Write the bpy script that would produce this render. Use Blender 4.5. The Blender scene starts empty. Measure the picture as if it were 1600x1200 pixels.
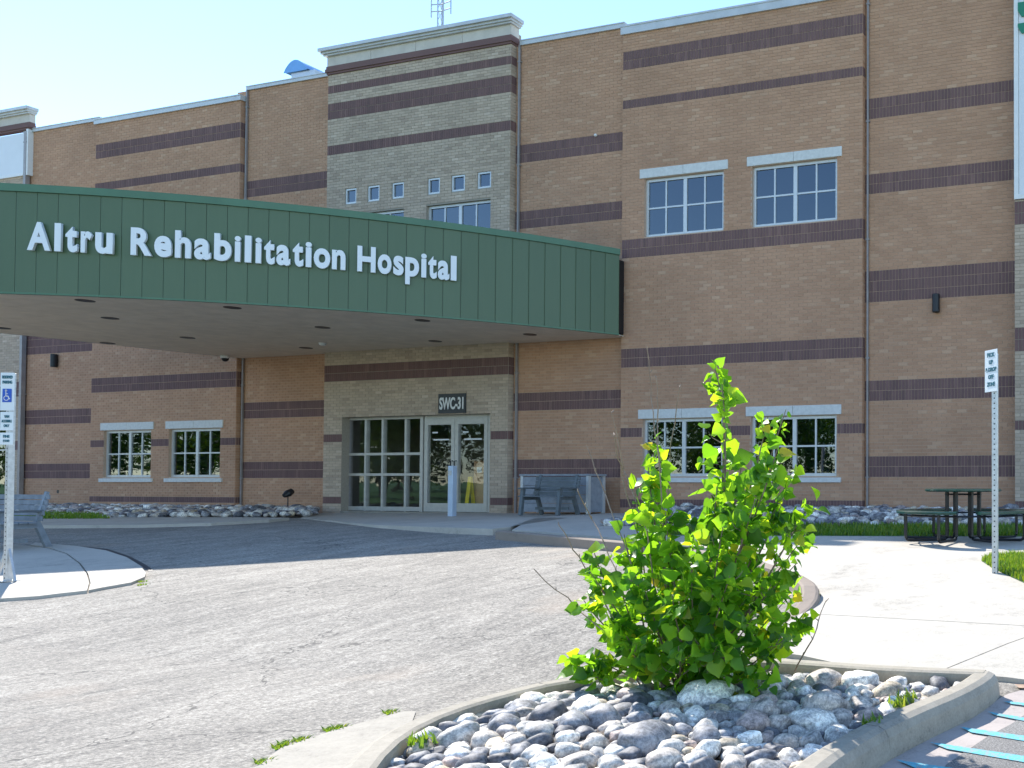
import bpy, math, random
import numpy as np
from mathutils import Vector, Matrix
C = bpy.context.scene.collection
random.seed(7); PI = math.pi

# ---------------------------------------------------------------- camera, world, sun
YAW, PIT, CX, CY, F, CZ = 0.29399588590226333, 0.019565821392564398, 1478.4910806063524, 725.7494811423519, 1400.0, 1.27
c_, s_, cp_, sp_ = math.cos(YAW), math.sin(YAW), math.cos(PIT), math.sin(PIT)
FW = Vector((-s_*cp_, c_*cp_, sp_)); RT = Vector((c_, s_, 0)); UP = RT.cross(FW)
cam = bpy.data.cameras.new('camera'); camo = bpy.data.objects.new('camera', cam); C.objects.link(camo)
cam.sensor_fit = 'HORIZONTAL'; cam.sensor_width = 36.0; cam.lens = F/1600*36
cam.shift_x = (800-CX)/1600; cam.shift_y = (CY-600)/1600
cam.clip_start = .05; cam.clip_end = 2000
m3 = Matrix((RT, UP, -FW)).transposed()
camo.matrix_world = Matrix.Translation((0, 0, CZ)) @ m3.to_4x4()
bpy.context.scene.camera = camo
sc = bpy.context.scene
SUN_EL = 41.8; SUN_AZ = 59.7           # azimuth measured from +Y towards -X
w = bpy.data.worlds.new('World'); sc.world = w; w.use_nodes = True
nt = w.node_tree; bg = nt.nodes['Background']
sky = nt.nodes.new('ShaderNodeTexSky'); sky.sky_type = 'NISHITA'; sky.sun_disc = False
sky.sun_elevation = math.radians(SUN_EL); sky.sun_rotation = math.radians(-SUN_AZ)
sky.air_density = 1.0; sky.dust_density = 0.0; sky.ozone_density = 3.4
nt.links.new(sky.outputs[0], bg.inputs[0]); bg.inputs[1].default_value = 0.15
sun = bpy.data.lights.new('sun', 'SUN'); suno = bpy.data.objects.new('sun', sun); C.objects.link(suno)
sun.energy = 3.85; sun.angle = math.radians(.53); sun.color = (1, .955, .89)
el, az = math.radians(SUN_EL), math.radians(SUN_AZ)
TOSUN = Vector((-math.sin(az)*math.cos(el), math.cos(az)*math.cos(el), math.sin(el)))
suno.rotation_euler = TOSUN.to_track_quat('Z', 'Y').to_euler(); suno.location = (-20, 20, 30)
vs = sc.view_settings; vs.view_transform = 'Standard'; vs.look = 'None'; vs.gamma = 1; vs.use_curve_mapping = False
vs.exposure = 1.14
sc.cycles.max_bounces = 8; sc.cycles.transparent_max_bounces = 12; sc.cycles.use_denoising = True
sc.cycles.sample_clamp_indirect = 6

# ---------------------------------------------------------------- photograph geometry -> world
def ray(x, y): return FW + RT*((x-CX)/F) + UP*((CY-y)/F)
def onY(x, y, Y):
    r = ray(x, y); t = Y/r.y; return Vector((r.x*t, Y, CZ+r.z*t))
def onZ(x, y, Z):
    r = ray(x, y); t = (Z-CZ)/r.z; return Vector((r.x*t, r.y*t, Z))
GK = [(-200, 0), (4.6, 0), (5.3, .06), (6, .14), (7.4, .25), (8.8, .34), (10.4, .42), (12, .47), (14, .50), (300, .50)]
def G(Y):
    for (a, za), (b, zb) in zip(GK, GK[1:]):
        if Y <= b: return za+(zb-za)*(Y-a)/(b-a)
    return GK[-1][1]
def onG(x, y, dz=0.0):
    r = ray(x, y); lo, hi = .5, 300.
    for _ in range(60):
        m = (lo+hi)/2
        if CZ+r.z*m-G(r.y*m)-dz > 0: lo = m
        else: hi = m
    return Vector((r.x*lo, r.y*lo, CZ+r.z*lo))

# ---------------------------------------------------------------- materials
def mat(name): 
    m = bpy.data.materials.new(name); m.use_nodes = True
    n = m.node_tree; b = n.nodes['Principled BSDF']; return m, n, b
def N(n, t, **kw):
    x = n.nodes.new(t)
    for k, v in kw.items(): setattr(x, k, v)
    return x
def ramp(n, stops, interp='LINEAR'):
    r = N(n, 'ShaderNodeValToRGB'); cr = r.color_ramp; cr.interpolation = interp
    while len(cr.elements) < len(stops): cr.elements.new(.5)
    for e, (p, col) in zip(cr.elements, stops): e.position = p; e.color = (*col, 1)
    return r
def noise(n, scale, detail=4, rough=.6, stretch=None, coord='Object'):
    tc = N(n, 'ShaderNodeTexCoord'); mp = N(n, 'ShaderNodeMapping')
    if coord == 'World':
        g = N(n, 'ShaderNodeNewGeometry'); n.links.new(g.outputs['Position'], mp.inputs[0])
    else: n.links.new(tc.outputs['Object'], mp.inputs[0])
    if stretch: mp.inputs['Scale'].default_value = stretch
    x = N(n, 'ShaderNodeTexNoise'); x.inputs['Scale'].default_value = scale; x.inputs['Detail'].default_value = detail
    x.inputs['Roughness'].default_value = rough
    n.links.new(mp.outputs[0], x.inputs['Vector']); return x
def mixc(n, fac, a, b, mode='MIX'):
    x = N(n, 'ShaderNodeMix', data_type='RGBA', blend_type=mode)
    for i, v in ((0, fac), (6, a), (7, b)):
        if isinstance(v, (int, float)): x.inputs[i].default_value = v
        elif isinstance(v, tuple): x.inputs[i].default_value = (*v, 1)
        else: n.links.new(v, x.inputs[i])
    return x.outputs[2]
def math_(n, op, a, b=0.0, clamp=False):
    x = N(n, 'ShaderNodeMath', operation=op, use_clamp=clamp)
    for i, v in ((0, a), (1, b)):
        if isinstance(v, (int, float)): x.inputs[i].default_value = v
        else: n.links.new(v, x.inputs[i])
    return x.outputs[0]
def rnd(n):
    g = N(n, 'ShaderNodeNewGeometry'); o = N(n, 'ShaderNodeObjectInfo')
    return math_(n, 'FRACT', math_(n, 'ADD', g.outputs['Random Per Island'], o.outputs['Random']))
def bump(n, b, h, strength=.3, dist=.01):
    x = N(n, 'ShaderNodeBump'); x.inputs['Strength'].default_value = strength; x.inputs['Distance'].default_value = dist
    n.links.new(h, x.inputs['Height']); n.links.new(x.outputs[0], b.inputs['Normal'])
def simple(name, col, rough=.6, metal=0., var=.12, scale=6., bmp=0.1, coord='World'):
    m, n, b = mat(name); x = noise(n, scale, 5, .6, coord=coord)
    lo = tuple(v*(1-var) for v in col); hi = tuple(min(1, v*(1+var)) for v in col)
    r = ramp(n, [(.3, lo), (.7, hi)]); n.links.new(x.outputs[0], r.inputs[0])
    n.links.new(r.outputs[0], b.inputs['Base Color']); b.inputs['Roughness'].default_value = rough; b.inputs['Metallic'].default_value = metal
    if bmp: 
        x2 = noise(n, scale*12, 3, .6, coord=coord); bump(n, b, x2.outputs[0], bmp, .004)
    return m
def brick_mat(name, stops, rough=.85):
    m, n, b = mat(name); r = ramp(n, stops); n.links.new(rnd(n), r.inputs[0])
    x = noise(n, 60, 4, .7, coord='World'); x2 = noise(n, .7, 4, .6, coord='World')
    f = math_(n, 'ADD', math_(n, 'MULTIPLY', x.outputs[0], .35), math_(n, 'MULTIPLY', x2.outputs[0], .5))
    v = math_(n, 'ADD', f, .58)
    cc = N(n, 'ShaderNodeVectorMath', operation='SCALE'); n.links.new(r.outputs[0], cc.inputs[0]); n.links.new(v, cc.inputs['Scale'])
    n.links.new(cc.outputs[0], b.inputs['Base Color']); b.inputs['Roughness'].default_value = rough
    bump(n, b, x.outputs[0], .25, .003); return m
M = {}
M['tan'] = brick_mat('tan_brick', [(0, (.45, .252, .152)), (.3, (.49, .278, .170)), (.62, (.515, .298, .184)), (.88, (.455, .256, .158)), (.965, (.56, .35, .225)), (1, (.52, .31, .195))])
M['buff'] = brick_mat('buff_brick', [(0, (.43, .335, .25)), (.35, (.50, .395, .295)), (.7, (.54, .425, .32)), (.9, (.39, .30, .225)), (1, (.60, .485, .375))])
M['plum'] = brick_mat('plum_brick', [(0, (.15, .086, .080)), (.4, (.185, .104, .095)), (.8, (.16, .09, .085)), (1, (.225, .13, .115))])
M['mortar'] = simple('mortar', (.52, .37, .27), .9, scale=30)
M['mortar_light'] = simple('mortar_light', (.36, .31, .245), .9, scale=30)
M['precast'] = simple('precast_stone', (.66, .66, .63), .8, scale=14, var=.1)
M['cornice'] = simple('cornice_panel', (.60, .55, .48), .8, scale=3, var=.1)
M['white_panel'] = simple('white_panel', (.74, .76, .78), .45, scale=2, var=.04)
M['metal_cap'] = simple('metal_coping', (.56, .57, .56), .4, .2, scale=4, var=.1)
M['alu'] = simple('window_aluminium', (.62, .63, .62), .4, .35, scale=10, var=.06)
M['alu_door'] = simple('door_aluminium', (.52, .50, .45), .4, .3, scale=10, var=.08)
M['steel'] = simple('galvanised_steel', (.55, .57, .58), .42, .65, scale=25, var=.15)
M['dark'] = simple('dark_fixture', (.02, .021, .024), .4, .2, scale=20)
M['white'] = simple('white_plastic', (.78, .78, .76), .4, scale=10, var=.05)
M['interior'] = simple('interior_paint', (.22, .2, .17), .8, scale=2)
M['downspout'] = simple('downspout_metal', (.33, .30, .29), .5, .3, scale=6)
M['soil'] = simple('dry_soil', (.11, .085, .06), .95, scale=8, var=.4, bmp=.6)
M['letter'] = simple('letter_acrylic', (.80, .84, .86), .35, scale=3, var=.02, bmp=0)
M['post'] = simple('bollard_paint', (.50, .60, .72), .4, .2, scale=5, var=.06)
M['bench'] = simple('grey_bench_board', (.22, .25, .28), .6, scale=9, var=.2, bmp=.3)
M['bench_dark'] = simple('dark_bench_board', (.12, .14, .15), .6, scale=9, var=.2, bmp=.3)
M['box'] = simple('weathered_box_board', (.27, .29, .32), .7, scale=9, var=.2, bmp=.3)
M['frame'] = simple('black_tube_coat', (.008, .009, .011), .35, scale=20)
M['table'] = simple('green_table_coat', (.008, .05, .04), .22, scale=12, var=.2)
M['cardboard'] = simple('cardboard', (.62, .37, .21), .85, scale=4)
M['yellow'] = simple('yellow_plastic', (.85, .62, .03), .5, scale=4)
M['sign_white'] = simple('sign_sheeting', (.72, .78, .80), .35, scale=4, var=.03, bmp=0)
M['sign_blue'] = simple('sign_blue', (.012, .09, .48), .4, scale=4, var=.03, bmp=0)
M['sign_ink'] = simple('sign_ink', (.02, .13, .17), .5, scale=4, var=.03, bmp=0)
M['sign_green'] = simple('sign_green', (.02, .22, .13), .5, scale=4, var=.05, bmp=0)
M['plate'] = simple('dark_plate', (.045, .05, .055), .5, scale=4, bmp=0)
M['blue_line'] = None
M['soffit'] = simple('soffit_panel', (.74, .64, .51), .55, scale=3, var=.10, bmp=.05)
M['bark'] = simple('bark', (.20, .15, .11), .85, scale=20, var=.3)
M['twig'] = simple('dry_twig', (.30, .22, .16), .8, scale=30, var=.3)
# painted green ribbed fascia: every panel a slightly different tone
m, n, b = mat('green_fascia'); r = ramp(n, [(0, (.074, .125, .064)), (.5, (.085, .140, .073)), (1, (.095, .154, .082))])
x = noise(n, 1.2, 5, .6, (1, 1, .35), 'World'); x2 = noise(n, 14, 3, .7, (1, 1, .08), 'World')
f = math_(n, 'ADD', math_(n, 'MULTIPLY', rnd(n), .5), math_(n, 'MULTIPLY', x.outputs[0], .5)); f = math_(n, 'ADD', f, math_(n, 'MULTIPLY', math_(n, 'SUBTRACT', x2.outputs[0], .5), .5))
n.links.new(f, r.inputs[0]); n.links.new(r.outputs[0], b.inputs['Base Color']); b.inputs['Roughness'].default_value = .42; xb = noise(n, 1.1, 3, .5, (1, 1, .5), 'World'); bump(n, b, xb.outputs[0], .35, .05); M['green'] = m
M['green_trim'] = simple('green_trim', (.075, .175, .10), .4, scale=2, var=.1)
# asphalt drive: pale worn aggregate, tyre streaks along Y
m, n, b = mat('worn_asphalt')
sp = noise(n, 42, 3, .95, coord='World'); sp2 = noise(n, 15, 4, .8, coord='World')
st = noise(n, 1.5, 7, .72, (2.2, .45, 1), 'World'); st.inputs['Distortion'].default_value = 1.2
pt = noise(n, .4, 6, .7, coord='World'); st2 = noise(n, 5, 5, .75, (2.2, .5, 1), 'World'); st2.inputs['Distortion'].default_value = .8
f = math_(n, 'ADD', math_(n, 'MULTIPLY', sp.outputs[0], .44), math_(n, 'MULTIPLY', sp2.outputs[0], .16))
f = math_(n, 'ADD', f, math_(n, 'MULTIPLY', st.outputs[0], .17)); f = math_(n, 'ADD', f, math_(n, 'MULTIPLY', st2.outputs[0], .11)); f = math_(n, 'ADD', f, math_(n, 'MULTIPLY', pt.outputs[0], .12))
r = ramp(n, [(.36, (.03, .028, .025)), (.44, (.13, .12, .104)), (.52, (.295, .268, .226)), (.62, (.58, .535, .455))])
n.links.new(f, r.inputs[0])
warm = noise(n, .8, 3, .5, (1, .6, 1), 'World'); wr = ramp(n, [(.60, (0, 0, 0)), (.72, (1, 1, 1))]); n.links.new(warm.outputs[0], wr.inputs[0])
cc = mixc(n, math_(n, 'MULTIPLY', wr.outputs[0], .4), r.outputs[0], (.40, .31, .23))
# hairline cracks on warped cell borders, and oil drips
g_ = N(n, 'ShaderNodeNewGeometry'); wn = noise(n, 1.3, 4, .7, coord='World'); wv = N(n, 'ShaderNodeVectorMath', operation='SCALE'); n.links.new(wn.outputs['Color'], wv.inputs[0]); wv.inputs['Scale'].default_value = .9
wa = N(n, 'ShaderNodeVectorMath', operation='ADD'); n.links.new(g_.outputs['Position'], wa.inputs[0]); n.links.new(wv.outputs[0], wa.inputs[1])
vo = N(n, 'ShaderNodeTexVoronoi', feature='DISTANCE_TO_EDGE'); vo.inputs['Scale'].default_value = .42; n.links.new(wa.outputs[0], vo.inputs['Vector'])
ck = math_(n, 'LESS_THAN', vo.outputs['Distance'], .0035)
vd = N(n, 'ShaderNodeTexVoronoi'); vd.inputs['Scale'].default_value = 2.3; n.links.new(g_.outputs['Position'], vd.inputs['Vector']); dr = math_(n, 'LESS_THAN', vd.outputs['Distance'], .035)
cc = mixc(n, math_(n, 'MULTIPLY', math_(n, 'MAXIMUM', ck, dr), .65), cc, (.035, .033, .03))
n.links.new(cc, b.inputs['Base Color']); b.inputs['Roughness'].default_value = .92; bump(n, b, f, .6, .012); M['asphalt'] = m
# dark newer asphalt of the parking bay
m, n, b = mat('parking_asphalt'); sp = noise(n, 110, 2, .9, coord='World'); pt = noise(n, 1.2, 4, .6, coord='World')
f = math_(n, 'ADD', math_(n, 'MULTIPLY', sp.outputs[0], .7), math_(n, 'MULTIPLY', pt.outputs[0], .3))
r = ramp(n, [(.32, (.05, .048, .046)), (.5, (.20, .19, .175)), (.66, (.40, .38, .35))]); n.links.new(f, r.inputs[0])
n.links.new(r.outputs[0], b.inputs['Base Color']); b.inputs['Roughness'].default_value = .9; bump(n, b, f, .5, .008); M['lot'] = m
def concrete(name, col, dark=.5, mid=.9):
    m, n, b = mat(name); a = noise(n, 1.3, 6, .65, coord='World'); d = noise(n, 70, 3, .8, coord='World'); e = noise(n, 9, 5, .7, coord='World')
    f = math_(n, 'ADD', math_(n, 'MULTIPLY', a.outputs[0], .4), math_(n, 'MULTIPLY', d.outputs[0], .3)); f = math_(n, 'ADD', f, math_(n, 'MULTIPLY', e.outputs[0], .3))
    r = ramp(n, [(.34, tuple(v*dark for v in col)), (.46, tuple(v*mid for v in col)), (.7, tuple(v*1.12 for v in col))]); n.links.new(f, r.inputs[0])
    n.links.new(r.outputs[0], b.inputs['Base Color']); b.inputs['Roughness'].default_value = .88; bump(n, b, f, .35, .006); return m
M['concrete'] = concrete('concrete', (.52, .475, .40))
M['kerb'] = concrete('kerb_concrete', (.42, .375, .30), .3, .72); M['gutter'] = concrete('gutter_concrete', (.46, .40, .36))
# river stones
m, n, b = mat('river_stone'); r = ramp(n, [(0, (.36, .345, .32)), (.12, (.20, .195, .20)), (.24, (.42, .37, .32)), (.36, (.56, .53, .47)), (.48, (.10, .10, .11)), (.58, (.33, .26, .23)), (.66, (.68, .64, .57)), (.80, (.24, .24, .25)), (.92, (.43, .36, .26))], 'CONSTANT')
n.links.new(rnd(n), r.inputs[0])
sp = noise(n, 55, 4, .8, coord='World'); ve = noise(n, 9, 6, .75, coord='World'); vr = ramp(n, [(.36, (.42, .42, .44)), (.48, (1, 1, 1)), (.60, (1.6, 1.57, 1.5))]); n.links.new(ve.outputs[0], vr.inputs[0])
sr = ramp(n, [(.35, (.55, .55, .55)), (.62, (1.4, 1.4, 1.4))]); n.links.new(sp.outputs[0], sr.inputs[0])
c1 = mixc(n, 1.0, r.outputs[0], vr.outputs[0], 'MULTIPLY'); c1 = mixc(n, 1.0, c1, sr.outputs[0], 'MULTIPLY')
n.links.new(c1, b.inputs['Base Color']); b.inputs['Roughness'].default_value = .62; bump(n, b, sp.outputs[0], .35, .004); M['stone'] = m
# blue paint, worn
m, n, b = mat('blue_marking'); x = noise(n, 45, 4, .75, coord='World'); r = ramp(n, [(.42, (.30, .34, .33)), (.5, (.10, .42, .50)), (.7, (.16, .52, .60))]); n.links.new(x.outputs[0], r.inputs[0])
n.links.new(r.outputs[0], b.inputs['Base Color']); b.inputs['Roughness'].default_value = .8; M['blue_line'] = m
# leaves / grass
def leafmat(name, stops, trans=.5):
    m, n, b = mat(name); r = ramp(n, stops); n.links.new(rnd(n), r.inputs[0])
    n.nodes.remove(b); out = n.nodes['Material Output']
    d = N(n, 'ShaderNodeBsdfPrincipled'); d.inputs['Roughness'].default_value = .38; n.links.new(r.outputs[0], d.inputs['Base Color'])
    t = N(n, 'ShaderNodeBsdfTranslucent')
    tm = mixc(n, 1.0, r.outputs[0], (3.3, 2.4, .6), 'MULTIPLY'); n.links.new(tm, t.inputs['Color'])
    mx = N(n, 'ShaderNodeMixShader'); mx.inputs[0].default_value = trans
    n.links.new(d.outputs[0], mx.inputs[1]); n.links.new(t.outputs[0], mx.inputs[2]); n.links.new(mx.outputs[0], out.inputs[0]); return m
M['leaf'] = leafmat('poplar_leaf', [(0, (.030, .10, .018)), (.2, (.06, .19, .024)), (.55, (.105, .28, .030)), (.85, (.15, .34, .034)), (.96, (.22, .37, .04)), (1, (.30, .30, .06))], .62)
M['grass'] = leafmat('grass_blade', [(0, (.06, .15, .02)), (.6, (.09, .20, .03)), (1, (.17, .25, .05))], .4)
M['tree_leaf'] = leafmat('tree_leaf', [(0, (.03, .075, .015)), (1, (.06, .12, .02))], .3)
M['lawn'] = simple('lawn_green', (.06, .15, .025), .9, scale=3, var=.35, bmp=.4)
# window glass: reflects the surroundings, lets the room behind show dimly
def glassmat(name, ior, tint):
    m, n, b = mat(name); n.nodes.remove(b); out = n.nodes['Material Output']
    fr = N(n, 'ShaderNodeFresnel'); fr.inputs[0].default_value = ior
    t = N(n, 'ShaderNodeBsdfTransparent'); t.inputs[0].default_value = (*tint, 1)
    g = N(n, 'ShaderNodeBsdfGlossy'); g.inputs['Roughness'].default_value = .01; g.inputs[0].default_value = (.78, .9, 1, 1)
    x = noise(n, 1.1, 2, .5, coord='World'); bp = N(n, 'ShaderNodeBump'); bp.inputs['Strength'].default_value = .05; bp.inputs['Distance'].default_value = .05
    n.links.new(x.outputs[0], bp.inputs['Height']); n.links.new(bp.outputs[0], g.inputs['Normal'])
    mx = N(n, 'ShaderNodeMixShader'); ge = N(n, 'ShaderNodeNewGeometry'); n.links.new(math_(n, 'MULTIPLY', fr.outputs[0], math_(n, 'SUBTRACT', 1.0, ge.outputs['Backfacing'])), mx.inputs[0]); n.links.new(t.outputs[0], mx.inputs[1]); n.links.new(g.outputs[0], mx.inputs[2])
    n.links.new(mx.outputs[0], out.inputs[0]); return m
M['glass'] = glassmat('window_glass', 2.3, (.35, .38, .40))
M['door_glass'] = glassmat('door_glass', 1.75, (.95, .95, .93))

# ---------------------------------------------------------------- mesh helpers
class MB:
    def __init__(s): s.v = []; s.f = []
    def add(s, vs, fs):
        o = len(s.v); s.v += [tuple(p) for p in vs]; s.f += [tuple(i+o for i in f) for f in fs]; return s
    def box(s, x0, x1, y0, y1, z0, z1):
        return s.add([(x0,y0,z0),(x1,y0,z0),(x1,y1,z0),(x0,y1,z0),(x0,y0,z1),(x1,y0,z1),(x1,y1,z1),(x0,y1,z1)],
              [(0,3,2,1),(4,5,6,7),(0,1,5,4),(1,2,6,5),(2,3,7,6),(3,0,4,7)])
    def bar(s, p, q, wd, th, up=(0,0,1)):      # rectangular bar p->q
        p, q = Vector(p), Vector(q); d = (q-p).normalized(); u = Vector(up)
        if abs(d.dot(u)) > .95: u = Vector((0,1,0))
        a = d.cross(u).normalized()*wd/2; b = a.cross(d).normalized()*th/2
        vs = [e+i*a+j*b for e in (p, q) for i, j in ((-1,-1),(1,-1),(1,1),(-1,1))]
        return s.add(vs, [(3,2,1,0),(4,5,6,7),(0,1,5,4),(1,2,6,5),(2,3,7,6),(3,0,4,7)])
    def tube(s, pts, r, n=8, cap=True):
        pts = [Vector(p) for p in pts]; o = len(s.v); rs = r if isinstance(r, (list, tuple)) else [r]*len(pts)
        ref = Vector((0,0,1)); 
        for i, p in enumerate(pts):
            d = (pts[min(i+1, len(pts)-1)]-pts[max(i-1, 0)]).normalized()
            a = d.cross(ref if abs(d.z) < .9 else Vector((0,1,0))).normalized(); b = d.cross(a)
            for k in range(n):
                t = 2*PI*k/n; s.v.append(tuple(p+(a*math.cos(t)+b*math.sin(t))*rs[i]))
        for i in range(len(pts)-1):
            for k in range(n):
                s.f.append((o+i*n+k, o+i*n+(k+1)%n, o+(i+1)*n+(k+1)%n, o+(i+1)*n+k))
        if cap: s.f.append(tuple(o+k for k in range(n))[::-1]); s.f.append(tuple(o+(len(pts)-1)*n+k for k in range(n)))
        return s
    def lathe(s, prof, n=24, c=(0,0,0), cap=True):
        o = len(s.v)
        for r, z in prof:
            for k in range(n): t = 2*PI*k/n; s.v.append((c[0]+r*math.cos(t), c[1]+r*math.sin(t), c[2]+z))
        for i in range(len(prof)-1):
            for k in range(n): s.f.append((o+i*n+k, o+i*n+(k+1)%n, o+(i+1)*n+(k+1)%n, o+(i+1)*n+k))
        if cap: s.f.append(tuple(o+k for k in range(n))[::-1]); s.f.append(tuple(o+(len(prof)-1)*n+k for k in range(n)))
        return s
    def prism(s, poly, z0, z1):
        n = len(poly); a = sum(poly[i][0]*poly[(i+1)%n][1]-poly[(i+1)%n][0]*poly[i][1] for i in range(n))
        if a < 0: poly = poly[::-1]
        vs = [(p[0], p[1], z0) for p in poly]+[(p[0], p[1], z1) for p in poly]
        return s.add(vs, [tuple(range(n))[::-1], tuple(range(n, 2*n))]+[(i, (i+1)%n, (i+1)%n+n, i+n) for i in range(n)])
def mesh(name, vs, fs, m, smooth=False):
    me = bpy.data.meshes.new(name); me.from_pydata([tuple(v) for v in vs], [], fs)
    if m: me.materials.append(m)
    if smooth: me.polygons.foreach_set('use_smooth', [True]*len(me.polygons))
    me.update(); return me
def obj(name, src, m=None, parent=None, world=False, kind=None, smooth=False, bevel=0):
    me = mesh(name, src.v, src.f, m, smooth) if isinstance(src, MB) else src
    o = bpy.data.objects.new(name, me); C.objects.link(o)
    if parent is not None:
        o.parent = parent
        if world: o.matrix_parent_inverse = wm(parent).inverted()
    if kind: o['kind'] = kind
    if bevel:
        md = o.modifiers.new('edge', 'BEVEL'); md.width = bevel; md.segments = 2; md.limit_method = 'ANGLE'
    return o
def wm(o):
    b = Matrix.LocRotScale(o.location, o.rotation_euler, o.scale)
    return b if o.parent is None else wm(o.parent) @ o.matrix_parent_inverse @ b
def thing(name, label, cat, loc=(0,0,0), rotz=0, group=None):
    o = bpy.data.objects.new(name, None); C.objects.link(o); o.location = loc; o.rotation_euler = (0,0,rotz); o.empty_display_size = .2
    o['label'] = label; o['category'] = cat
    if group: o['group'] = group
    return o
def tag(o, label, cat, group=None):
    o['label'] = label; o['category'] = cat
    if group: o['group'] = group
    return o
def dup_tree(root, loc, rotz, label):
    r = root.copy(); C.objects.link(r); r.location = loc; r.rotation_euler = (0,0,rotz); r['label'] = label
    for ch in list(root.children):
        cc = ch.copy(); C.objects.link(cc); cc.parent = r
        for g in list(ch.children):
            d = g.copy(); C.objects.link(d); d.parent = cc
    return r

# ---------------------------------------------------------------- ground
def clip(poly, nx, ny, d, keep=1):            # half-plane clip of a 2D polygon
    out = []
    for i, p in enumerate(poly):
        q = poly[(i+1)%len(poly)]; a = (nx*p[0]+ny*p[1]-d)*keep; b = (nx*q[0]+ny*q[1]-d)*keep
        if a >= 0: out.append(p)
        if (a >= 0) != (b >= 0): t = a/(a-b); out.append((p[0]+(q[0]-p[0])*t, p[1]+(q[1]-p[1])*t))
    return out
def sheet(name, poly, off, m, thick=0., kind='structure', parent=None):
    """polygon laid on the terrain, split at the terrain's knots; side walls when thick"""
    import bmesh
    bm = bmesh.new(); vsx = [bm.verts.new((p[0], p[1], 0)) for p in poly]
    a = sum(poly[i][0]*poly[(i+1)%len(poly)][1]-poly[(i+1)%len(poly)][0]*poly[i][1] for i in range(len(poly)))
    bm.faces.new(vsx if a > 0 else vsx[::-1])
    bmesh.ops.triangulate(bm, faces=bm.faces[:])
    for yk, _ in GK[1:-1]:
        bmesh.ops.bisect_plane(bm, geom=bm.verts[:]+bm.edges[:]+bm.faces[:], plane_co=(0, yk, 0), plane_no=(0, 1, 0))
    if callable(off):
        for yk in (7.4, 8, 8.5, 9.2, 9.8):
            bmesh.ops.bisect_plane(bm, geom=bm.verts[:]+bm.edges[:]+bm.faces[:], plane_co=(0, yk+.003, 0), plane_no=(0, 1, 0))
    for v in bm.verts: v.co.z = G(v.co.y)+(off(v.co) if callable(off) else off)
    if thick:
        be = [e for e in bm.edges if e.is_boundary]
        r = bmesh.ops.extrude_edge_only(bm, edges=be)
        for g in r['geom']:
            if isinstance(g, bmesh.types.BMVert): g.co.z -= thick
        bmesh.ops.recalc_face_normals(bm, faces=bm.faces[:])
    me = bpy.data.meshes.new(name); bm.to_mesh(me); bm.free(); me.materials.append(m)
    o = bpy.data.objects.new(name, me); C.objects.link(o)
    if parent: o.parent = parent
    if kind: o['kind'] = kind
    return o
def pxG(pts, dz=0.): return [tuple(onG(x, y, dz)[:2]) for x, y in pts]
sheet('road', [(-160, -8), (60, -8), (60, 60), (-160, 60)], 0, M['asphalt'])
far = MB(); far.add([(-900,-900,-.35),(900,-900,-.35),(900,900,-.35),(-900,900,-.35)], [(0,1,2,3)]); obj('ground', far, M['lawn'], kind='structure')
# parking bay to the right of the island
CORNER = onZ(1577, 1052, .15)
lotpoly = pxG([(1600, 1078), (1573, 1086), (1470, 1140), (1330, 1215), (1180, 1300)])
lotpoly = [(6, 5.12)]+lotpoly+[(-2.2, 1.0), (6, 1.0)]
sheet('parking_gutter', lotpoly, .004, M['gutter'])
sheet('parking_lot', [(6, 4.7)]+pxG([(1602, 1118), (1545, 1152), (1480, 1196), (1440, 1240)])+[(-1.0, 1.0), (6, 1.0)], .008, M['lot'])
for q in ([(1567,1098),(1640,1106),(1640,1111),(1580,1103)], [(1543,1115),(1640,1131),(1640,1138),(1556,1121)], [(1500,1139),(1640,1159),(1640,1168),(1518,1148)], [(1452,1163),(1640,1191),(1640,1202),(1480,1174)], [(1400,1191),(1620,1224),(1620,1236),(1430,1204)]):
    sheet('painted_stripe', pxG(q), .012, M['blue_line'])
rust = [(1585,1073),(1640,1075),(1640,1080),(1592,1079)]
M['tar'] = simple('tar', (.03, .03, .032), .6, scale=12, var=.3)
M['rust'] = simple('rust_stain', (.42, .29, .20), .9, scale=12, var=.3); sheet('rust_stain', pxG(rust), .016, M['rust'])
# right plaza: cast concrete slabs with joints, kerb along the drive
def plz(co): t = min(1, max(0, (co.y-7.4)/2.4)); return .03+.07*t*t*(3-2*t)
plaza = [tuple(onG(x, y, .06)[:2]) for x, y in ((800,832),(880,838),(960,845),(1040,852),(1110,862),(1170,874),(1225,888),(1262,902),(1280,916),(1283,926),(1268,943))]
plaza += [tuple(onZ(x, y, .16)[:2]) for x, y in ((1215,985),(1190,1006),(1250,1012),(1320,1023),(1450,1032),(1572,1040),(1640,1047))] + [(6, 6.3)]
wl = onG(818, 833)
g1_, g2_ = onG(1005, 836.5, .1), onG(1600, 838.5, .1); gk = (g2_.y-g1_.y)/(g2_.x-g1_.x)
r1_, r2_ = onG(930, 822, .1), onG(1600, 823.5, .1); rk = (r2_.y-r1_.y)/(r2_.x-r1_.x)
rl = lambda x: r1_.y+rk*(x-r1_.x)
plaza = plaza+[(6, g2_.y+gk*(6-g2_.x)), (g1_.x, g1_.y), (g1_.x-.1, rl(g1_.x-.1)), (r1_.x, r1_.y), (-11.1, 16.55), (-12.55, 16.55), (-12.45, 14.2)]
pj = [onG(1265, 955, .05), onG(1540, 970, .05)]; pk = [onG(1490, 1035, .05), onG(1600, 992, .05)]
def cutline(poly, a, b, g=.006):
    d = Vector((b[0]-a[0], b[1]-a[1])).normalized(); nx, ny = -d.y, d.x; dd = nx*a[0]+ny*a[1]
    return clip(poly, nx, ny, dd+g), clip(poly, nx, ny, dd-g, -1)
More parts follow.
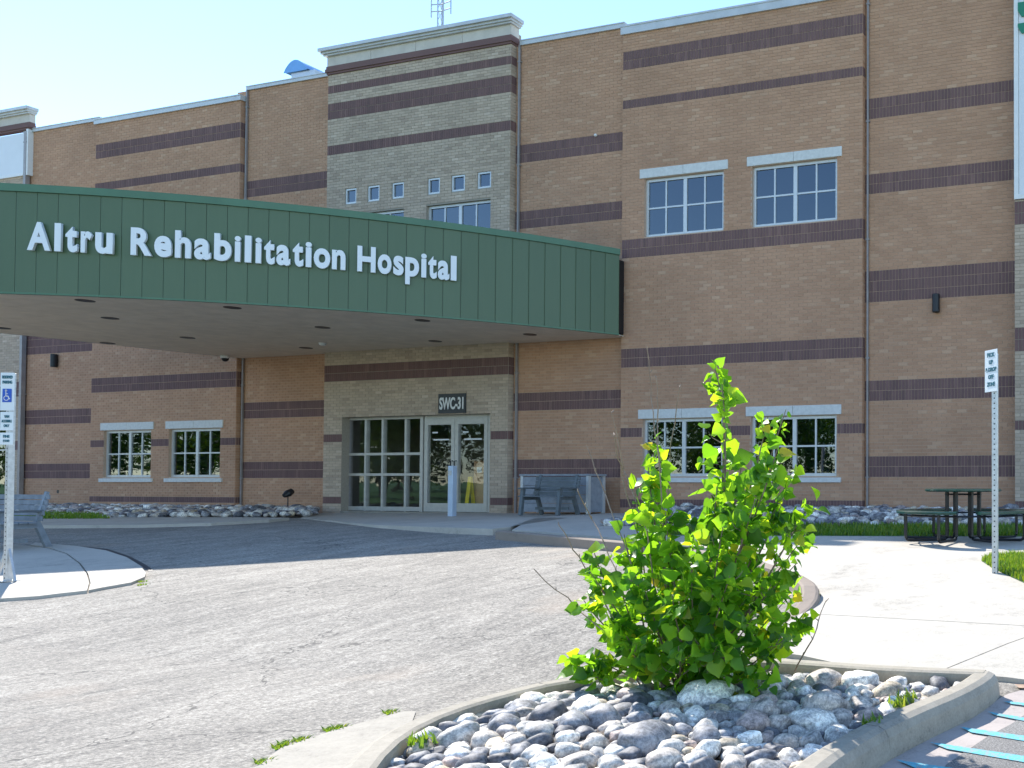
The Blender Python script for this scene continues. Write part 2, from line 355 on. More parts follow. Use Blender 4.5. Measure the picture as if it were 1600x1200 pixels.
walk = bpy.data.objects.new('plaza', None); C.objects.link(walk); walk['kind'] = 'structure'
parts_ = []
up_, low_ = cutline(plaza, pj[0], pj[1])
parts_ += list(cutline(low_, pk[0], pk[1]))
a0 = onG(1300, 872, .08); 
u1, u2 = cutline(up_, (-6.9, 10.4), (6, 10.6)); parts_.append(u2)
for k in range(5):
    l, u1 = cutline(u1, (-12.2+k*2.6, 10), (-12.2+k*2.6, 14))
    parts_.append(l)
parts_.append(u1)
for p in parts_:
    if len(p) >= 3: sheet('concrete_slab', p, plz, M['concrete'], .18, None, walk)
def sweep(name, path, prof, m, closed=False, zf=None, parent=None, taper=0, kind='structure', smooth=False):
    """profile (offset to the left of travel, height) swept along a 2D path lying on the terrain"""
    pts = [Vector((p[0], p[1])) for p in path]; fine = []
    nseg = len(pts) if closed else len(pts)-1
    for i in range(nseg):
        a, b = pts[i], pts[(i+1)%len(pts)]; k = max(1, int((b-a).length/.15))
        for j in range(k): fine.append(a+(b-a)*j/k)
    if not closed: fine.append(pts[-1])
    for _ in range(3):
        g = fine[:]
        for i in range(len(fine)):
            if closed or 0 < i < len(fine)-1: g[i] = (fine[i-1]+fine[i]*2+fine[(i+1)%len(fine)])/4
        fine = g
    mb = MB(); L = len(fine); n = len(prof)
    for i, p in enumerate(fine):
        a = fine[(i-1)%L] if (closed or i > 0) else p; b = fine[(i+1)%L] if (closed or i < L-1) else p
        d = (b-a).normalized(); nrm = Vector((-d.y, d.x)); z = zf(p) if zf else G(p.y)
        t = 1. if not taper else min(1, (L-1-i)/max(1, taper/.15)+.05)
        for o, h in prof: mb.v.append((p.x+nrm.x*o, p.y+nrm.y*o, z+(h*t if h > 0 else h)))
    for i in range(L if closed else L-1):
        j = (i+1)%L
        for k in range(n-1): mb.f.append((i*n+k, i*n+k+1, j*n+k+1, j*n+k))
    if not closed: mb.f.append(tuple(range(n))); mb.f.append(tuple((L-1)*n+k for k in range(n))[::-1])
    return obj(name, mb, m, parent=parent, kind=kind, smooth=smooth), fine
kp = [tuple(onG(x, y, .12)[:2]) for x, y in ((790,829),(880,837),(960,844),(1040,851),(1110,861),(1170,872),(1225,886),(1264,901),(1282,915),(1284,926),(1266,941),(1230,952))]
KPROF = [(.0, -.1), (.0, .08), (-.012, .11), (-.035, .124), (-.13, .124), (-.15, .11), (-.155, -.1)]
M['kerb_dirty'] = concrete('weathered_kerb', (.30, .24, .19))
sweep('kerb', kp, KPROF, M['kerb_dirty'], taper=.8)
# entrance pad and left walk under the canopy
_e = pxG([(798,833)])[0]
sheet('entrance_pad', pxG([(470,810),(590,825),(700,834),(770,836.5)])+[_e, (-12.47, 14.2), (-12.57, 16.55), (-21.2, 16.55)], lambda co: .012+.088*min(1, max(0, (co.x+15)/2.6)), M['concrete'], .16)
padj = bpy.data.objects.new('sidewalk', None); C.objects.link(padj); padj['kind'] = 'structure'
lw = [tuple(onG(x, y, .055)[:2]) for x, y in ((-260,820),(60,821),(220,820),(330,817),(420,812),(452,809),(380,808),(60,808.5),(-260,808))]
ra = lw
for k in range(5):
    l, ra = cutline(ra, (-35+k*2.7, 0), (-35+k*2.7, 10)); 
    if len(l) >= 3: sheet('concrete_slab', l, .055, M['concrete'], .15, None, padj)
if len(ra) >= 3: sheet('concrete_slab', ra, .055, M['concrete'], .15, None, padj)
# left foreground corner of pavement, split by a curved joint
outer = [(-260,960),(0,940),(60,936),(110,930),(160,922),(205,914),(226,905),(228,899),(220,888),(198,874),(165,863),(120,856),(60,851),(-60,847),(-260,845)]
joint = [(136,927),(139,915),(135,900),(123,884),(103,869),(75,860),(45,856)]
cor = bpy.data.objects.new('pavement_corner', None); C.objects.link(cor); cor['kind'] = 'structure'
inner_poly = pxG(outer[:4]+joint+outer[13:]); 
ring = pxG([(138.5,926.3),(141.5,915),(137.5,899.5),(125.5,883),(105,867.6),(77,858.6),(47,854.4)])[::-1]
ring_poly = pxG(outer[4:12])+[pxG([(55,850.6)])[0]]+ring
sheet('concrete_slab', inner_poly, .03, M['concrete'], .1, None, cor); sheet('concrete_slab', ring_poly, .028, M['concrete'], .1, None, cor)
# gutter wedge at the island's left
M['apron'] = concrete('old_concrete', (.44, .40, .33), .45, .8)
sheet('concrete_gutter', pxG([(330,1290),(395,1203),(440,1170),(520,1143),(600,1121),(632,1113),(650,1113),(640,1140),(600,1180),(580,1290)]), .006, M['apron'])

for q in ([(118,853),(168,858),(204,870),(230,884),(240,892),(233,893),(222,885),(196,872),(160,862),(118,856)],):
    sheet('tar_seam', pxG(q), .004, M['tar'])

# ---------------------------------------------------------------- landscaped island
def z15(x, y, z=.15): return tuple(onZ(x, y, z)[:2])
isl = [z15(1190,1300), z15(1250,1205,.13), z15(1390,1120), z15(1500,1076), z15(1556,1056)]
isl += [z15(1572,1046,.18), z15(1530,1041,.2)]
back = [z15(1450,1040,.2), z15(1320,1032,.2), z15(1240,1024,.2), z15(1120,1020,.2), z15(1000,1030,.2), z15(940,1040,.18), z15(880,1054,.17), z15(800,1074,.16), z15(700,1102), z15(620,1130), z15(572,1158), z15(548,1185), z15(540,1215), z15(560,1300)]
near = [(-2.9, 2.5), (-2.0, 2.75)]
ring_ = isl+back+near
IK = [(-.085, -.1), (-.085, .03), (-.075, .10), (-.055, .135), (-.02, .15), (.05, .15), (.07, .14), (.075, .12), (.078, -.1)]
def zis(p): return G(p.y)*.8
island = bpy.data.objects.new('rock_island', None); C.objects.link(island); island['kind'] = 'structure'
# cast in lengths with open joints
_, fine = sweep('tmp', ring_, IK, M['kerb'], closed=True, zf=zis, kind=None); bpy.data.objects.remove(_)
L = len(fine); cuts = [0, int(L*.16), int(L*.30), int(L*.45), int(L*.58), int(L*.72), int(L*.86), L]
for a, b in zip(cuts, cuts[1:]):
    seg = [fine[i%L] for i in range(a, b+1)]
    seg[-1] = seg[-1]+(seg[-2]-seg[-1]).normalized()*.008
    sweep('kerb_stone', seg, IK, M['kerb'], zf=zis, parent=island, kind=None, smooth=False)
cen = Vector((sum(p.x for p in fine)/L, sum(p.y for p in fine)/L))
inner = [(p.x, p.y) for p in fine]
sheet('soil', inner, lambda co: .045-.2*G(co.y)+.0, M['soil'], 0, None, island)
def inside(p, poly):
    r = False; j = len(poly)-1
    for i in range(len(poly)):
        if (poly[i][1] > p[1]) != (poly[j][1] > p[1]) and p[0] < (poly[j][0]-poly[i][0])*(p[1]-poly[i][1])/(poly[j][1]-poly[i][1])+poly[i][0]: r = not r
        j = i
    return r
def edge_d(p, poly):
    P = np.array(poly); Q = np.roll(P, -1, 0); d = Q-P; t = ((np.array(p)-P)*d).sum(1)/np.maximum(1e-9, (d*d).sum(1)); t = np.clip(t, 0, 1)
    return float(np.min(np.linalg.norm(P+d*t[:, None]-np.array(p), axis=1)))
# stone shapes
import bmesh
from mathutils import noise as mn
def stone_mesh(seed, sub):
    bm = bmesh.new(); bmesh.ops.create_icosphere(bm, subdivisions=sub, radius=1); rr = random.Random(seed)
    sx, sy, sz = rr.uniform(.9, 1.25), rr.uniform(.72, .95), rr.uniform(.55, .8); o = Vector((seed*7.3, seed*3.1, 0)); ex = rr.uniform(.74, 1)
    for v in bm.verts:
        c = v.co.copy(); c = Vector([math.copysign(abs(t)**ex, t) for t in c])
        c *= 1+.26*mn.noise(c*1.1+o)+.09*mn.noise(c*2.7+o)+.03*mn.noise(c*6+o); v.co = Vector((c.x*sx, c.y*sy, c.z*sz))
    me = bpy.data.meshes.new('stone'); bm.to_mesh(me); bm.free(); me.materials.append(M['stone'])
    me.polygons.foreach_set('use_smooth', [True]*len(me.polygons)); return me
ST3 = [stone_mesh(i, 3) for i in range(14)]; ST2 = [stone_mesh(i+20, 2) for i in range(10)]
def mesh_arrays(me):
    v = np.empty(len(me.vertices)*3); me.vertices.foreach_get('co', v); v = v.reshape(-1, 3)
    f = [tuple(p.vertices) for p in me.polygons]; return v, f
def scatter(poly, zf, sizes, rr, tries, keep=.80, margin=.0, top=None):
    """dart throwing from large to small; later, smaller stones may ride on the gaps"""
    out = []; xs = [p[0] for p in poly]; ys = [p[1] for p in poly]; cell = {}
    for r0, r1, nt_ in sizes:
        for _ in range(nt_):
            r = rr.uniform(r0, r1); p = (rr.uniform(min(xs), max(xs)), rr.uniform(min(ys), max(ys)))
            if not inside(p, poly) or edge_d(p, poly) < r*.75+margin: continue
            ok = True; ci, cj = int(p[0]//.3), int(p[1]//.3)
            for i in (-1, 0, 1):
                for j in (-1, 0, 1):
                    for q in cell.get((ci+i, cj+j), ()):
                        if (q[0]-p[0])**2+(q[1]-p[1])**2 < ((q[2]+r)*keep)**2: ok = False; break
                    if not ok: break
                if not ok: break
            if ok:
                t = (p[0], p[1], r); cell.setdefault((ci, cj), []).append(t); out.append((p[0], p[1], zf(p[0], p[1]), r))
    return out
rr = random.Random(3)
def mound(x, y):
    d = edge_d((x, y), inner); return G(y)*.8+.05+min(.075, d*.11)
isl_st = scatter(inner, mound, [(.095, .125, 12), (.075, .09, 70), (.05, .068, 800), (.034, .05, 4500), (.018, .034, 20000)], rr, 0, .80, .065)
base_layer = scatter(inner, lambda x, y: mound(x, y)-.035, [(.05, .08, 5000), (.03, .05, 5000)], rr, 0, .85, .06)
def place_stones(lst, parent, shapes, rr, most=300, camd=True, flat=.75):
    lst = sorted(lst, key=lambda s: -s[3]/max(.5, math.hypot(s[0], s[1]))) if camd else lst
    vis = []
    for s in lst: vis.append(s)
    for s in vis[:most]:
        o = bpy.data.objects.new('stone', rr.choice(shapes)); C.objects.link(o); o.parent = parent
        o.location = (s[0], s[1], s[2]+s[3]*.35); o.rotation_euler = (rr.uniform(-.35, .35), rr.uniform(-.35, .35), rr.uniform(0, 6.28)); o.scale = (s[3],)*3
    V = []; Fc = []; off = 0
    for s in vis[most:]:
        v, f = mesh_arrays(rr.choice(ST2)); R = np.array((Matrix.Rotation(rr.uniform(0, 6.28), 3, 'Z') @ Matrix.Rotation(rr.uniform(-.35, .35), 3, 'X')))
        v = (v*s[3]) @ R.T+np.array((s[0], s[1], s[2]+s[3]*.35)); V.append(v); Fc += [tuple(i+off for i in q) for q in f]; off += len(v)
    if V:
        o = obj('loose_stones', mesh('loose_stones', np.vstack(V), Fc, M['stone'], True), parent=parent, kind='stuff')
def inframe(s):
    q = Vector((s[0], s[1], s[2]-CZ)); d = q.dot(FW); x = CX+F*q.dot(RT)/d; y = CY-F*q.dot(UP)/d; return -40 < x < 1640 and y < 1290
isl_vis = [s for s in isl_st if inframe(s)]; isl_off = [s for s in base_layer]
place_stones(isl_vis, island, ST3, rr, 300)
V = []; Fc = []; off = 0
for s in isl_off:
    v, f = mesh_arrays(rr.choice(ST2)); v = v*s[3]+np.array((s[0], s[1], s[2]+s[3]*.2)); V.append(v); Fc += [tuple(i+off for i in q) for q in f]; off += len(v)
obj('bedding_stones', mesh('bedding_stones', np.vstack(V), Fc, M['stone'], True), parent=island, kind='stuff')

# ---------------------------------------------------------------- hospital building
D = 16.8; YB4 = D-.14; YT = D-.17; YL = D-.13; BASE = G(D)-.15
hosp = thing('hospital_building', 'long tan and plum banded brick hospital building with buff brick entrance tower', 'building', (-15, D+2, .5))
def X(px, py, Y=D): return onY(px, py, Y).x
def Z(px, py, Y=D): return onY(px, py, Y).z
def wall_mesh(x0, x1, Y, z0, z1, openings=(), th=.3):
    mb = MB(); xs = sorted({x0, x1, *[o[0] for o in openings], *[o[1] for o in openings]}); zs = sorted({z0, z1, *[o[2] for o in openings], *[o[3] for o in openings]})
    for i in range(len(xs)-1):
        for j in range(len(zs)-1):
            cx, cz = (xs[i]+xs[i+1])/2, (zs[j]+zs[j+1])/2
            if any(o[0] < cx < o[1] and o[2] < cz < o[3] for o in openings): continue
            mb.box(xs[i], xs[i+1], Y, Y+th, zs[j], zs[j+1])
    return mb
BR = random.Random(11)
def brick_box(V, Fq, o3, u, n, a, b, za, zb, prot):
    p = o3+u*a; q = o3+u*b; k = len(V)
    for e in (p, q):
        for h in (za, zb):
            V.append((e.x, e.y, h)); V.append((e.x+n.x*prot, e.y+n.y*prot, h))
    # 0 p,za,in 1 p,za,out 2 p,zb,in 3 p,zb,out 4.. q
    Fq += [(k+1, k+5, k+7, k+3), (k+0, k+1, k+3, k+2), (k+5, k+4, k+6, k+7), (k+2, k+3, k+7, k+6), (k+0, k+4, k+5, k+1)]
def brickwork(parent, o3, u, n, length, z0, z1, bands, mname, openings=(), prot=.007, singles=0):
    """bands: (z_low, z_high, soldier rows); openings: (a, b, z0, z1) along u. returns nothing; builds two joined parts"""
    bands = sorted(bands); V, Fq, V2, F2 = [], [], [], []
    J = .0095; single = []
    def cutrow(segs, za, zb):
        for oa, ob, oz0, oz1 in openings:
            if zb <= oz0+.01 or za >= oz1-.01: continue
            nw = []
            for a, b in segs:
                if b <= oa or a >= ob: nw.append((a, b)); continue
                if a < oa: nw.append((a, oa-.004))
                if b > ob: nw.append((ob+.004, b))
            segs = nw
        return [s for s in segs if s[1]-s[0] > .025]
    z = z0; regions = []
    for bl, bh, nr in bands:
        if bl > z+.02: regions.append((z, bl, 0))
        regions.append((bl, bh, nr)); z = bh
    if z1 > z+.02: regions.append((z, z1, 0))
    for za, zb, nr in regions:
        if nr:
            h = (zb-za)/nr
            nB = max(1, round(length/.0677)); wd = length/nB
            for r_ in range(nr):
                segs = cutrow([(i*wd+J/2, (i+1)*wd-J/2) for i in range(nB)], za+r_*h, za+(r_+1)*h)
                for a, b in segs: brick_box(V2, F2, o3, u, n, a, b, za+r_*h+J/2, za+(r_+1)*h-J/2, prot+BR.uniform(-.001, .001))
        else:
            nc = max(1, round((zb-za)/.0677)); h = (zb-za)/nc
            for r_ in range(nc):
                o = -(.1017 if r_ % 2 else 0); segs = []; a = o
                while a < length:
                    s0, s1 = max(0, a+J/2), min(length, a+.2035-J/2)
                    if s1-s0 > .02: segs.append((s0, s1))
                    a += .2035
                for a, b in cutrow(segs, za+r_*h, za+(r_+1)*h):
                    if singles and b-a > .19 and len(single) < singles and BR.random() < .9:
                        single.append((a, za+r_*h+J/2, h-J)); continue
                    brick_box(V, Fq, o3, u, n, a, b, za+r_*h+J/2, za+(r_+1)*h-J/2, prot+BR.uniform(-.0012, .0012))
    if V: obj('brickwork', mesh('brickwork', V, Fq, M[mname]), parent=parent, kind='stuff')
    if V2: obj('soldier_course', mesh('soldier_course', V2, F2, M['plum']), parent=parent, kind='stuff')
    if single:
        v, f = [], []; brick_box(v, f, Vector((0,0,0)), u, n, 0, .194, 0, .0582, prot); bme = mesh('brick', v, f, M[mname])
        for a, zz, h in single:
            o = bpy.data.objects.new('brick', bme); C.objects.link(o); o.parent = parent; o.location = (o3.x+u.x*a, o3.y+u.y*a, zz)
UX = Vector((1,0,0)); NY = Vector((0,-1,0)); UYn = Vector((0,1,0)); NX = Vector((1,0,0))
def section(x0, x1, Y, z1, bands, mname='tan', openings=(), right_return=0., singles=0, mort=None, z0=BASE, left_return=0.):
    wl = obj('wall', wall_mesh(x0, x1, Y, z0, z1, openings), M[mort or ('mortar' if mname == 'tan' else 'mortar_light')], hosp, True)
    brickwork(wl, Vector((x0, Y, 0)), UX, NY, x1-x0, z0, z1, bands, mname, [(a-x0, b-x0, c, d) for a, b, c, d in openings], singles=singles)
    if right_return: brickwork(wl, Vector((x1, Y+.002, 0)), UYn, NX, right_return, z0, z1, bands, mname)
    return wl
def zb(px, y0, y1, Y, nr): return (Z(px, y1, Y), Z(px, y0, Y), nr)
xL0 = X(50, 230); xL1 = X(150, 240, YL); xL2 = X(376, 190, YL); xT0 = X(511, 300, YT); xT1 = X(794, 600, YT); xB0 = X(972.5, 300, YB4); xB1 = X(1348, 100, YB4); xR = X(1584.5, 300)
# windows: (x0,x1,z0,z1) openings measured on each wall plane
def opening(Y, xl, yt_l, yb_l, xr, yt_r, yb_r):
    a, b = onY(xl, (yt_l+yb_l)/2, Y), onY(xr, (yt_r+yb_r)/2, Y)
    return (a.x, b.x, (Z(xl, yb_l, Y)+Z(xr, yb_r, Y))/2, (Z(xl, yt_l, Y)+Z(xr, yt_r, Y))/2)
W1 = opening(YB4, 1007, 281, 370, 1130.5, 265, 360); W2 = opening(YB4, 1175, 259, 352, 1308, 243, 342.5)
W3 = opening(YB4, 1005, 656, 744.5, 1129, 652, 744); W4 = opening(YB4, 1172.5, 651, 744, 1306.5, 648.5, 743.5)
W5 = opening(YL, 162, 673, 746, 236, 672, 745.5); W6 = opening(YL, 264, 672, 745, 344, 670, 744.5)
W3 = (W1[0], W1[1], W3[2], W3[3]); W4 = (W2[0], W2[1], W3[2], W3[3]); W6 = (W6[0], W6[1], W5[2], W5[3]); W2 = (W2[0], W2[1], W1[2], W1[3])
zsq = [(539.5,557,296,320),(574.5,593,290.5,314),(612.5,631,284.5,309),(668.5,687.5,278,303),(705.5,726.5,272.5,298.5),(746,767.5,266,293)]
SQ = []
for a, b, t, bt in zsq: SQ.append((X(a, t, YT), X(b, t, YT)))
sqz = (np.mean([Z((a+b)/2, bt, YT) for a, b, t, bt in zsq]), np.mean([Z((a+b)/2, t, YT) for a, b, t, bt in zsq]))
SQ = [(a, b, float(sqz[0]), float(sqz[1])) for a, b in SQ]
TWz1 = Z(715, 316.5, YT); TWR = (X(666.5, 330, YT), X(766.5, 330, YT), TWz1-1.35, TWz1); TWL = (X(533, 340, YT), X(631, 335, YT), TWz1-1.35, TWz1)
DO = (X(534, 700, YT), X(765.5, 700, YT), BASE, Z(650, 649, YT))
A = [zb(1355, 155, 187, D, 2), zb(1355, 273, 304, D, 2), zb(1355, 424, 473, D, 3), zb(1355, 595, 627, D, 2), zb(1355, 713, 745.5, D, 2)]
B = [zb(1200, 45, 75, YB4, 2), zb(1200, 125, 139, YB4, 1), zb(1200, 354.5, 385, YB4, 2), zb(1200, 534, 565, YB4, 2), zb(1350, 661, 677, YB4, 1), zb(1347, 782, 797, YB4, 1)]
Lb = [zb(260, 209, 232, YL, 2), zb(376, 255, 268, YL, 1), B[2], zb(260, 585.5, 609, YL, 2), zb(143, 688, 699, YL, 1), zb(260, 776, 785, YL, 1)]
T = [(BASE+.18, BASE+.38, 1), zb(516, 678.7, 691, YT, 1), zb(650, 564.5, 591, YT, 2), (6.35, 6.76, 2), zb(514, 228.5, 243, YT, 1), zb(514, 163, 187.5, YT, 2), zb(514, 135, 147, YT, 1)]
T[0] = (Z(516, 787, YT), Z(516, 776, YT), 1)
zp3 = Z(1000, 37, YB4)-0.0; zB4 = Z(1180, 6, YB4); zB3 = Z(810, 73, D); zL3 = Z(440, 133, D); zLB = Z(300, 170, YL); zL5 = Z(100, 199, D)
zpar = (zB3+zL3)/2
section(xL0-.3, xL1+.002, D, zL5, [a for a in A if a[1] < zL5], 'tan')
section(xL1, xL2, YL, zLB, Lb, 'tan', [W5, W6], .13)
section(xL2-.3, xT0+.3, D, zL3, A, 'tan')
zTt = Z(514, 110, YT)
section(xT0, xT1, YT, zTt+.2, T, 'buff', [DO, TWR, TWL]+SQ, .17)
section(xT1-.3, xB0+.3, D, zB3, A, 'tan')
section(xB0, xB1, YB4, zB4-.2, B, 'tan', [W1, W2, W3, W4], .14, singles=0)
section(xB1-.3, xR+.3, D, zB4+.1, A, 'tan', singles=300)
YR = D-.35
TRb = [zb(1590, 315, 351, YR, 2), zb(1590, 512, 549, YR, 2), zb(1590, 657, 672, YR, 1), zb(1590, 783, 796, YR, 1)]
xR0 = X(1585.5, 400, YR)
section(xR0, xR0+4, YR, Z(1590, 313, YR), TRb, 'buff')
xTL = X(31, 640, D-.08); YTL = D-.08
TLb = [zb(20, 597, 620, YTL, 2), zb(20, 689, 703, YTL, 1), zb(20, 780, 790, YTL, 1)]
zTL = Z(25, 277, YTL)
WTL = (X(-90, 700, YTL), X(9, 700, YTL), Z(5, 806, YTL), Z(5, 600, YTL))
section(xTL-6, xTL, YTL, zTL, TLb, 'buff', [WTL], .08)
# copings, cornices, panels
def part(name, mb, m, parent=None, bevel=0, smooth=False): return obj(name, mb, M[m], parent or hosp, True, bevel=bevel, smooth=smooth)
def coping(x0, x1, Y, z, h=.14, o=.05): part('coping', MB().box(x0, x1, Y-o, Y+.45, z, z+h*.8).box(x0+.001, x1-.001, Y-o-.012, Y+.44, z+h*.8, z+h), 'metal_cap')
coping(xL0-.3, xL1-.02, D, zL5, .10); coping(xL1-.03, xL2+.05, YL, zLB, .14); coping(xL2+.06, xT0-.05, D, zL3, .10)
coping(xT1+.12, xB0-.04, D, zB3, .12); coping(xB0-.04, xB1+.03, YB4, zB4-.2, .2); coping(xB1+.04, xR+.2, D, zB4+.1, .15)
def cornice(x0, x1, Y, zl, zt, px_, depth=1.6):
    h = zt-zl; cor = MB(); prof = [(0, 0), (.03, .0), (.05, .06*h), (.05, .12*h), (.02, .14*h)]
    mb = MB(); mb.box(x0-.02, x1+.02, Y-.035, Y+depth, zl, zl+.05).box(x0-.05, x1+.05, Y-.06, Y+depth, zl+.05, zl+.13).box(x0-.03, x1+.03, Y-.045, Y+depth, zl+.13, zl+.20); part('cornice_band', mb, 'plum')
    n_ = max(1, round((x1-x0)/1.25)); wd = (x1-x0)/n_
    for i in range(n_): part('cornice_panel', MB().box(x0+i*wd+.006-(.0 if i else .02), x0+(i+1)*wd-.006+(.02 if i == n_-1 else 0), Y-.03, Y+depth, zl+.20, zt-.172), 'cornice')
    part('cornice_cap', MB().box(x0-.07, x1+.07, Y-.09, Y+depth, zt-.17, zt-.13).box(x0-.11, x1+.11, Y-.13, Y+depth, zt-.13, zt-.08), 'metal_cap')
    part('coping', MB().box(x0-.15, x1+.15, Y-.18, Y+depth, zt-.08, zt), 'metal_cap')
zc0, zc1 = Z(514, 118, YT), Z(502, 75, YT-.17)
cornice(xT0, xT1, YT, zc0, zc1, 0, .22)
# side cladding above the left and right towers
def white_panel(x0, x1, Y, z0, z1, sides=True):
    part('wall', MB().box(x0+.05, x1-.05, Y+.125, Y+.3, z0, z1), 'interior')
    part('white_panel', MB().box(x0+.09, x1-.09, Y-.03, Y+.10, z0+.09, z1-.09), 'white_panel')
    part('panel_trim', MB().box(x0, x0+.085, Y-.05, Y+.12, z0, z1).box(x1-.085, x1, Y-.05, Y+.12, z0, z1).box(x0+.085, x1-.085, Y-.05, Y+.12, z0, z0+.085), 'white')
white_panel(xR0, xR0+4, YR, Z(1590, 312, YR), 13.4)
zpl1 = Z(25, 206, YTL)
xTLt = max(xTL+.02, X(47, 230, YTL))
white_panel(xTL-6, xTLt, YTL, zTL, zpl1); cornice(xTL-6, xTLt, YTL, zpl1, Z(25, 170, YTL-.1), 0, .1)
gl = thing('panel_emblem', 'green painted emblem shapes on the white panel of the right tower', 'emblem', (xR0+.3, YR-.07, 11.5))
for (x0p, x1p, y0p, y1p) in ((1590.5, 1612, 1, 27), (1590.5, 1612, 34, 53)):
    a = onY(x0p, y1p, YR-.05); b2 = onY(x1p, y0p, YR-.05); c0 = .12
    ply = [(a.x+c0*.6, a.z), (b2.x+.5, a.z), (b2.x+.5, b2.z), (a.x, b2.z), (a.x, a.z+c0)]
    v = [(x_, YR-.062, z_) for x_, z_ in ply]+[(x_, YR-.034, z_) for x_, z_ in ply]; k = len(ply)
    mb = MB().add(v, [tuple(range(k)), tuple(range(k, 2*k))[::-1]]+[(i, i+k, (i+1)%k+k, (i+1)%k) for i in range(k)])
    obj('emblem_shape', mb, M['sign_green'], gl, True)
# windows
def window(op, Y, rows, cols, name='window', fr='alu', rec=.09, centre=True, fw=.06, gl_='glass', blind=False):
    x0, x1, z0, z1 = op; Yf = Y+rec; mb = MB()
    mb.box(x0, x1, Yf-.03, Yf+.04, z0, z0+fw).box(x0, x1, Yf-.03, Yf+.04, z1-fw, z1).box(x0, x0+fw, Yf-.03, Yf+.04, z0+fw, z1-fw).box(x1-fw, x1, Yf-.03, Yf+.04, z0+fw, z1-fw)
    xs = []; W_ = x1-x0-2*fw; cm = .085 if centre else 0
    if centre:
        hw = (W_-cm)/2; mb.box(x0+fw+hw, x0+fw+hw+cm, Yf-.025, Yf+.04, z0+fw, z1-fw)
        for s0 in (x0+fw, x0+fw+hw+cm):
            n_ = cols//2; g = .035; pw = (hw-g*(n_-1))/n_
            for i in range(n_):
                xs.append((s0+i*(pw+g), s0+i*(pw+g)+pw))
                if i: mb.box(s0+i*(pw+g)-g, s0+i*(pw+g), Yf-.018, Yf+.03, z0+fw, z1-fw)
    else:
        g = .035; pw = (W_-g*(cols-1))/cols
        for i in range(cols):
            xs.append((x0+fw+i*(pw+g), x0+fw+i*(pw+g)+pw))
            if i: mb.box(x0+fw+i*(pw+g)-g, x0+fw+i*(pw+g), Yf-.018, Yf+.03, z0+fw, z1-fw)
    zs = []; g = .035; ph = (z1-z0-2*fw-g*(rows-1))/rows
    for j in range(rows):
        zs.append((z0+fw+j*(ph+g), z0+fw+j*(ph+g)+ph))
        if j:
            for a, b in xs: mb.box(a, b, Yf-.0175, Yf+.029, z0+fw+j*(ph+g)-g, z0+fw+j*(ph+g))
    f = part(name, mb, fr)
    for a, b in xs:
        for c, d in zs: obj('pane', MB().box(a, b, Yf, Yf+.008, c, d), M[gl_], f)
    # room behind
    t = .02; rm = MB(); dp = 2.2
    y0_ = Y+.302; 
    rm.add([(x0-.3,y0_,z0-.5),(x1+.3,y0_,z0-.5),(x1+.3,y0_+dp,z0-.5),(x0-.3,y0_+dp,z0-.5),(x0-.3,y0_,z1+.3),(x1+.3,y0_,z1+.3),(x1+.3,y0_+dp,z1+.3),(x0-.3,y0_+dp,z1+.3)],
           [(0,1,2,3),(7,6,5,4),(1,5,6,2),(2,6,7,3),(3,7,4,0)])
    obj('room', rm, M['interior'], f)
    return f
def lintel(op, Y, h=.2, o=.11): part('lintel', MB().box(op[0]-o, (op[0]+op[1])/2-.003, Y-.03, Y+.1, op[3]+.012, op[3]+.012+h).box((op[0]+op[1])/2+.003, op[1]+o, Y-.03, Y+.1, op[3]+.012, op[3]+.012+h), 'precast', bevel=.006)
def sill(op, Y, h=.10, o=.11): part('sill', MB().box(op[0]-o, op[1]+o, Y-.05, Y+.05, op[2]-h-.03, op[2]-.03), 'precast', bevel=.006)
for op in (W1, W2, W3, W4): window(op, YB4, 2, 4); lintel(op, YB4)
for op in (W3, W4): sill(op, YB4)
for op in (W5, W6): window(op, YL, 2, 4); lintel(op, YL, .2); sill(op, YL)
for op in (TWL, TWR): window(op, YT, 1, 4)
for op in SQ: window(op, YT, 1, 1, centre=False, rec=.045, fw=.045)
window(WTL, YTL, 2, 4)
# main body behind the facades: roof and sides
part('roof', MB().box(xL0-6, xR+4, D+.45, D+30, 9.2, 9.4), 'interior')
part('building_body', MB().box(xL0-6, xR+4, D+5.0, D+30, BASE, 9.19), 'interior')
# downspouts
def spout(x, Y, z0, z1, r=.035, m='downspout', name='downspout'):
    mb = MB().box(x-r, x+r, Y-2*r-.02, Y-.02, z0, z1); 
    for zz in np.arange(z0+1, z1, 2.4): mb.box(x-r-.02, x+r+.02, Y-2*r-.024, Y-.001, zz, zz+.03)
    part(name, mb, m)
spout(xB1+.075, D, BASE, zB4-.1, .018, 'downspout'); spout(xT1+.12, D, BASE, zB3, .022); spout(xL2+.09, D, BASE, zL3, .02); spout(xTL+.10, D-.02, BASE, zL5, .05, 'downspout')
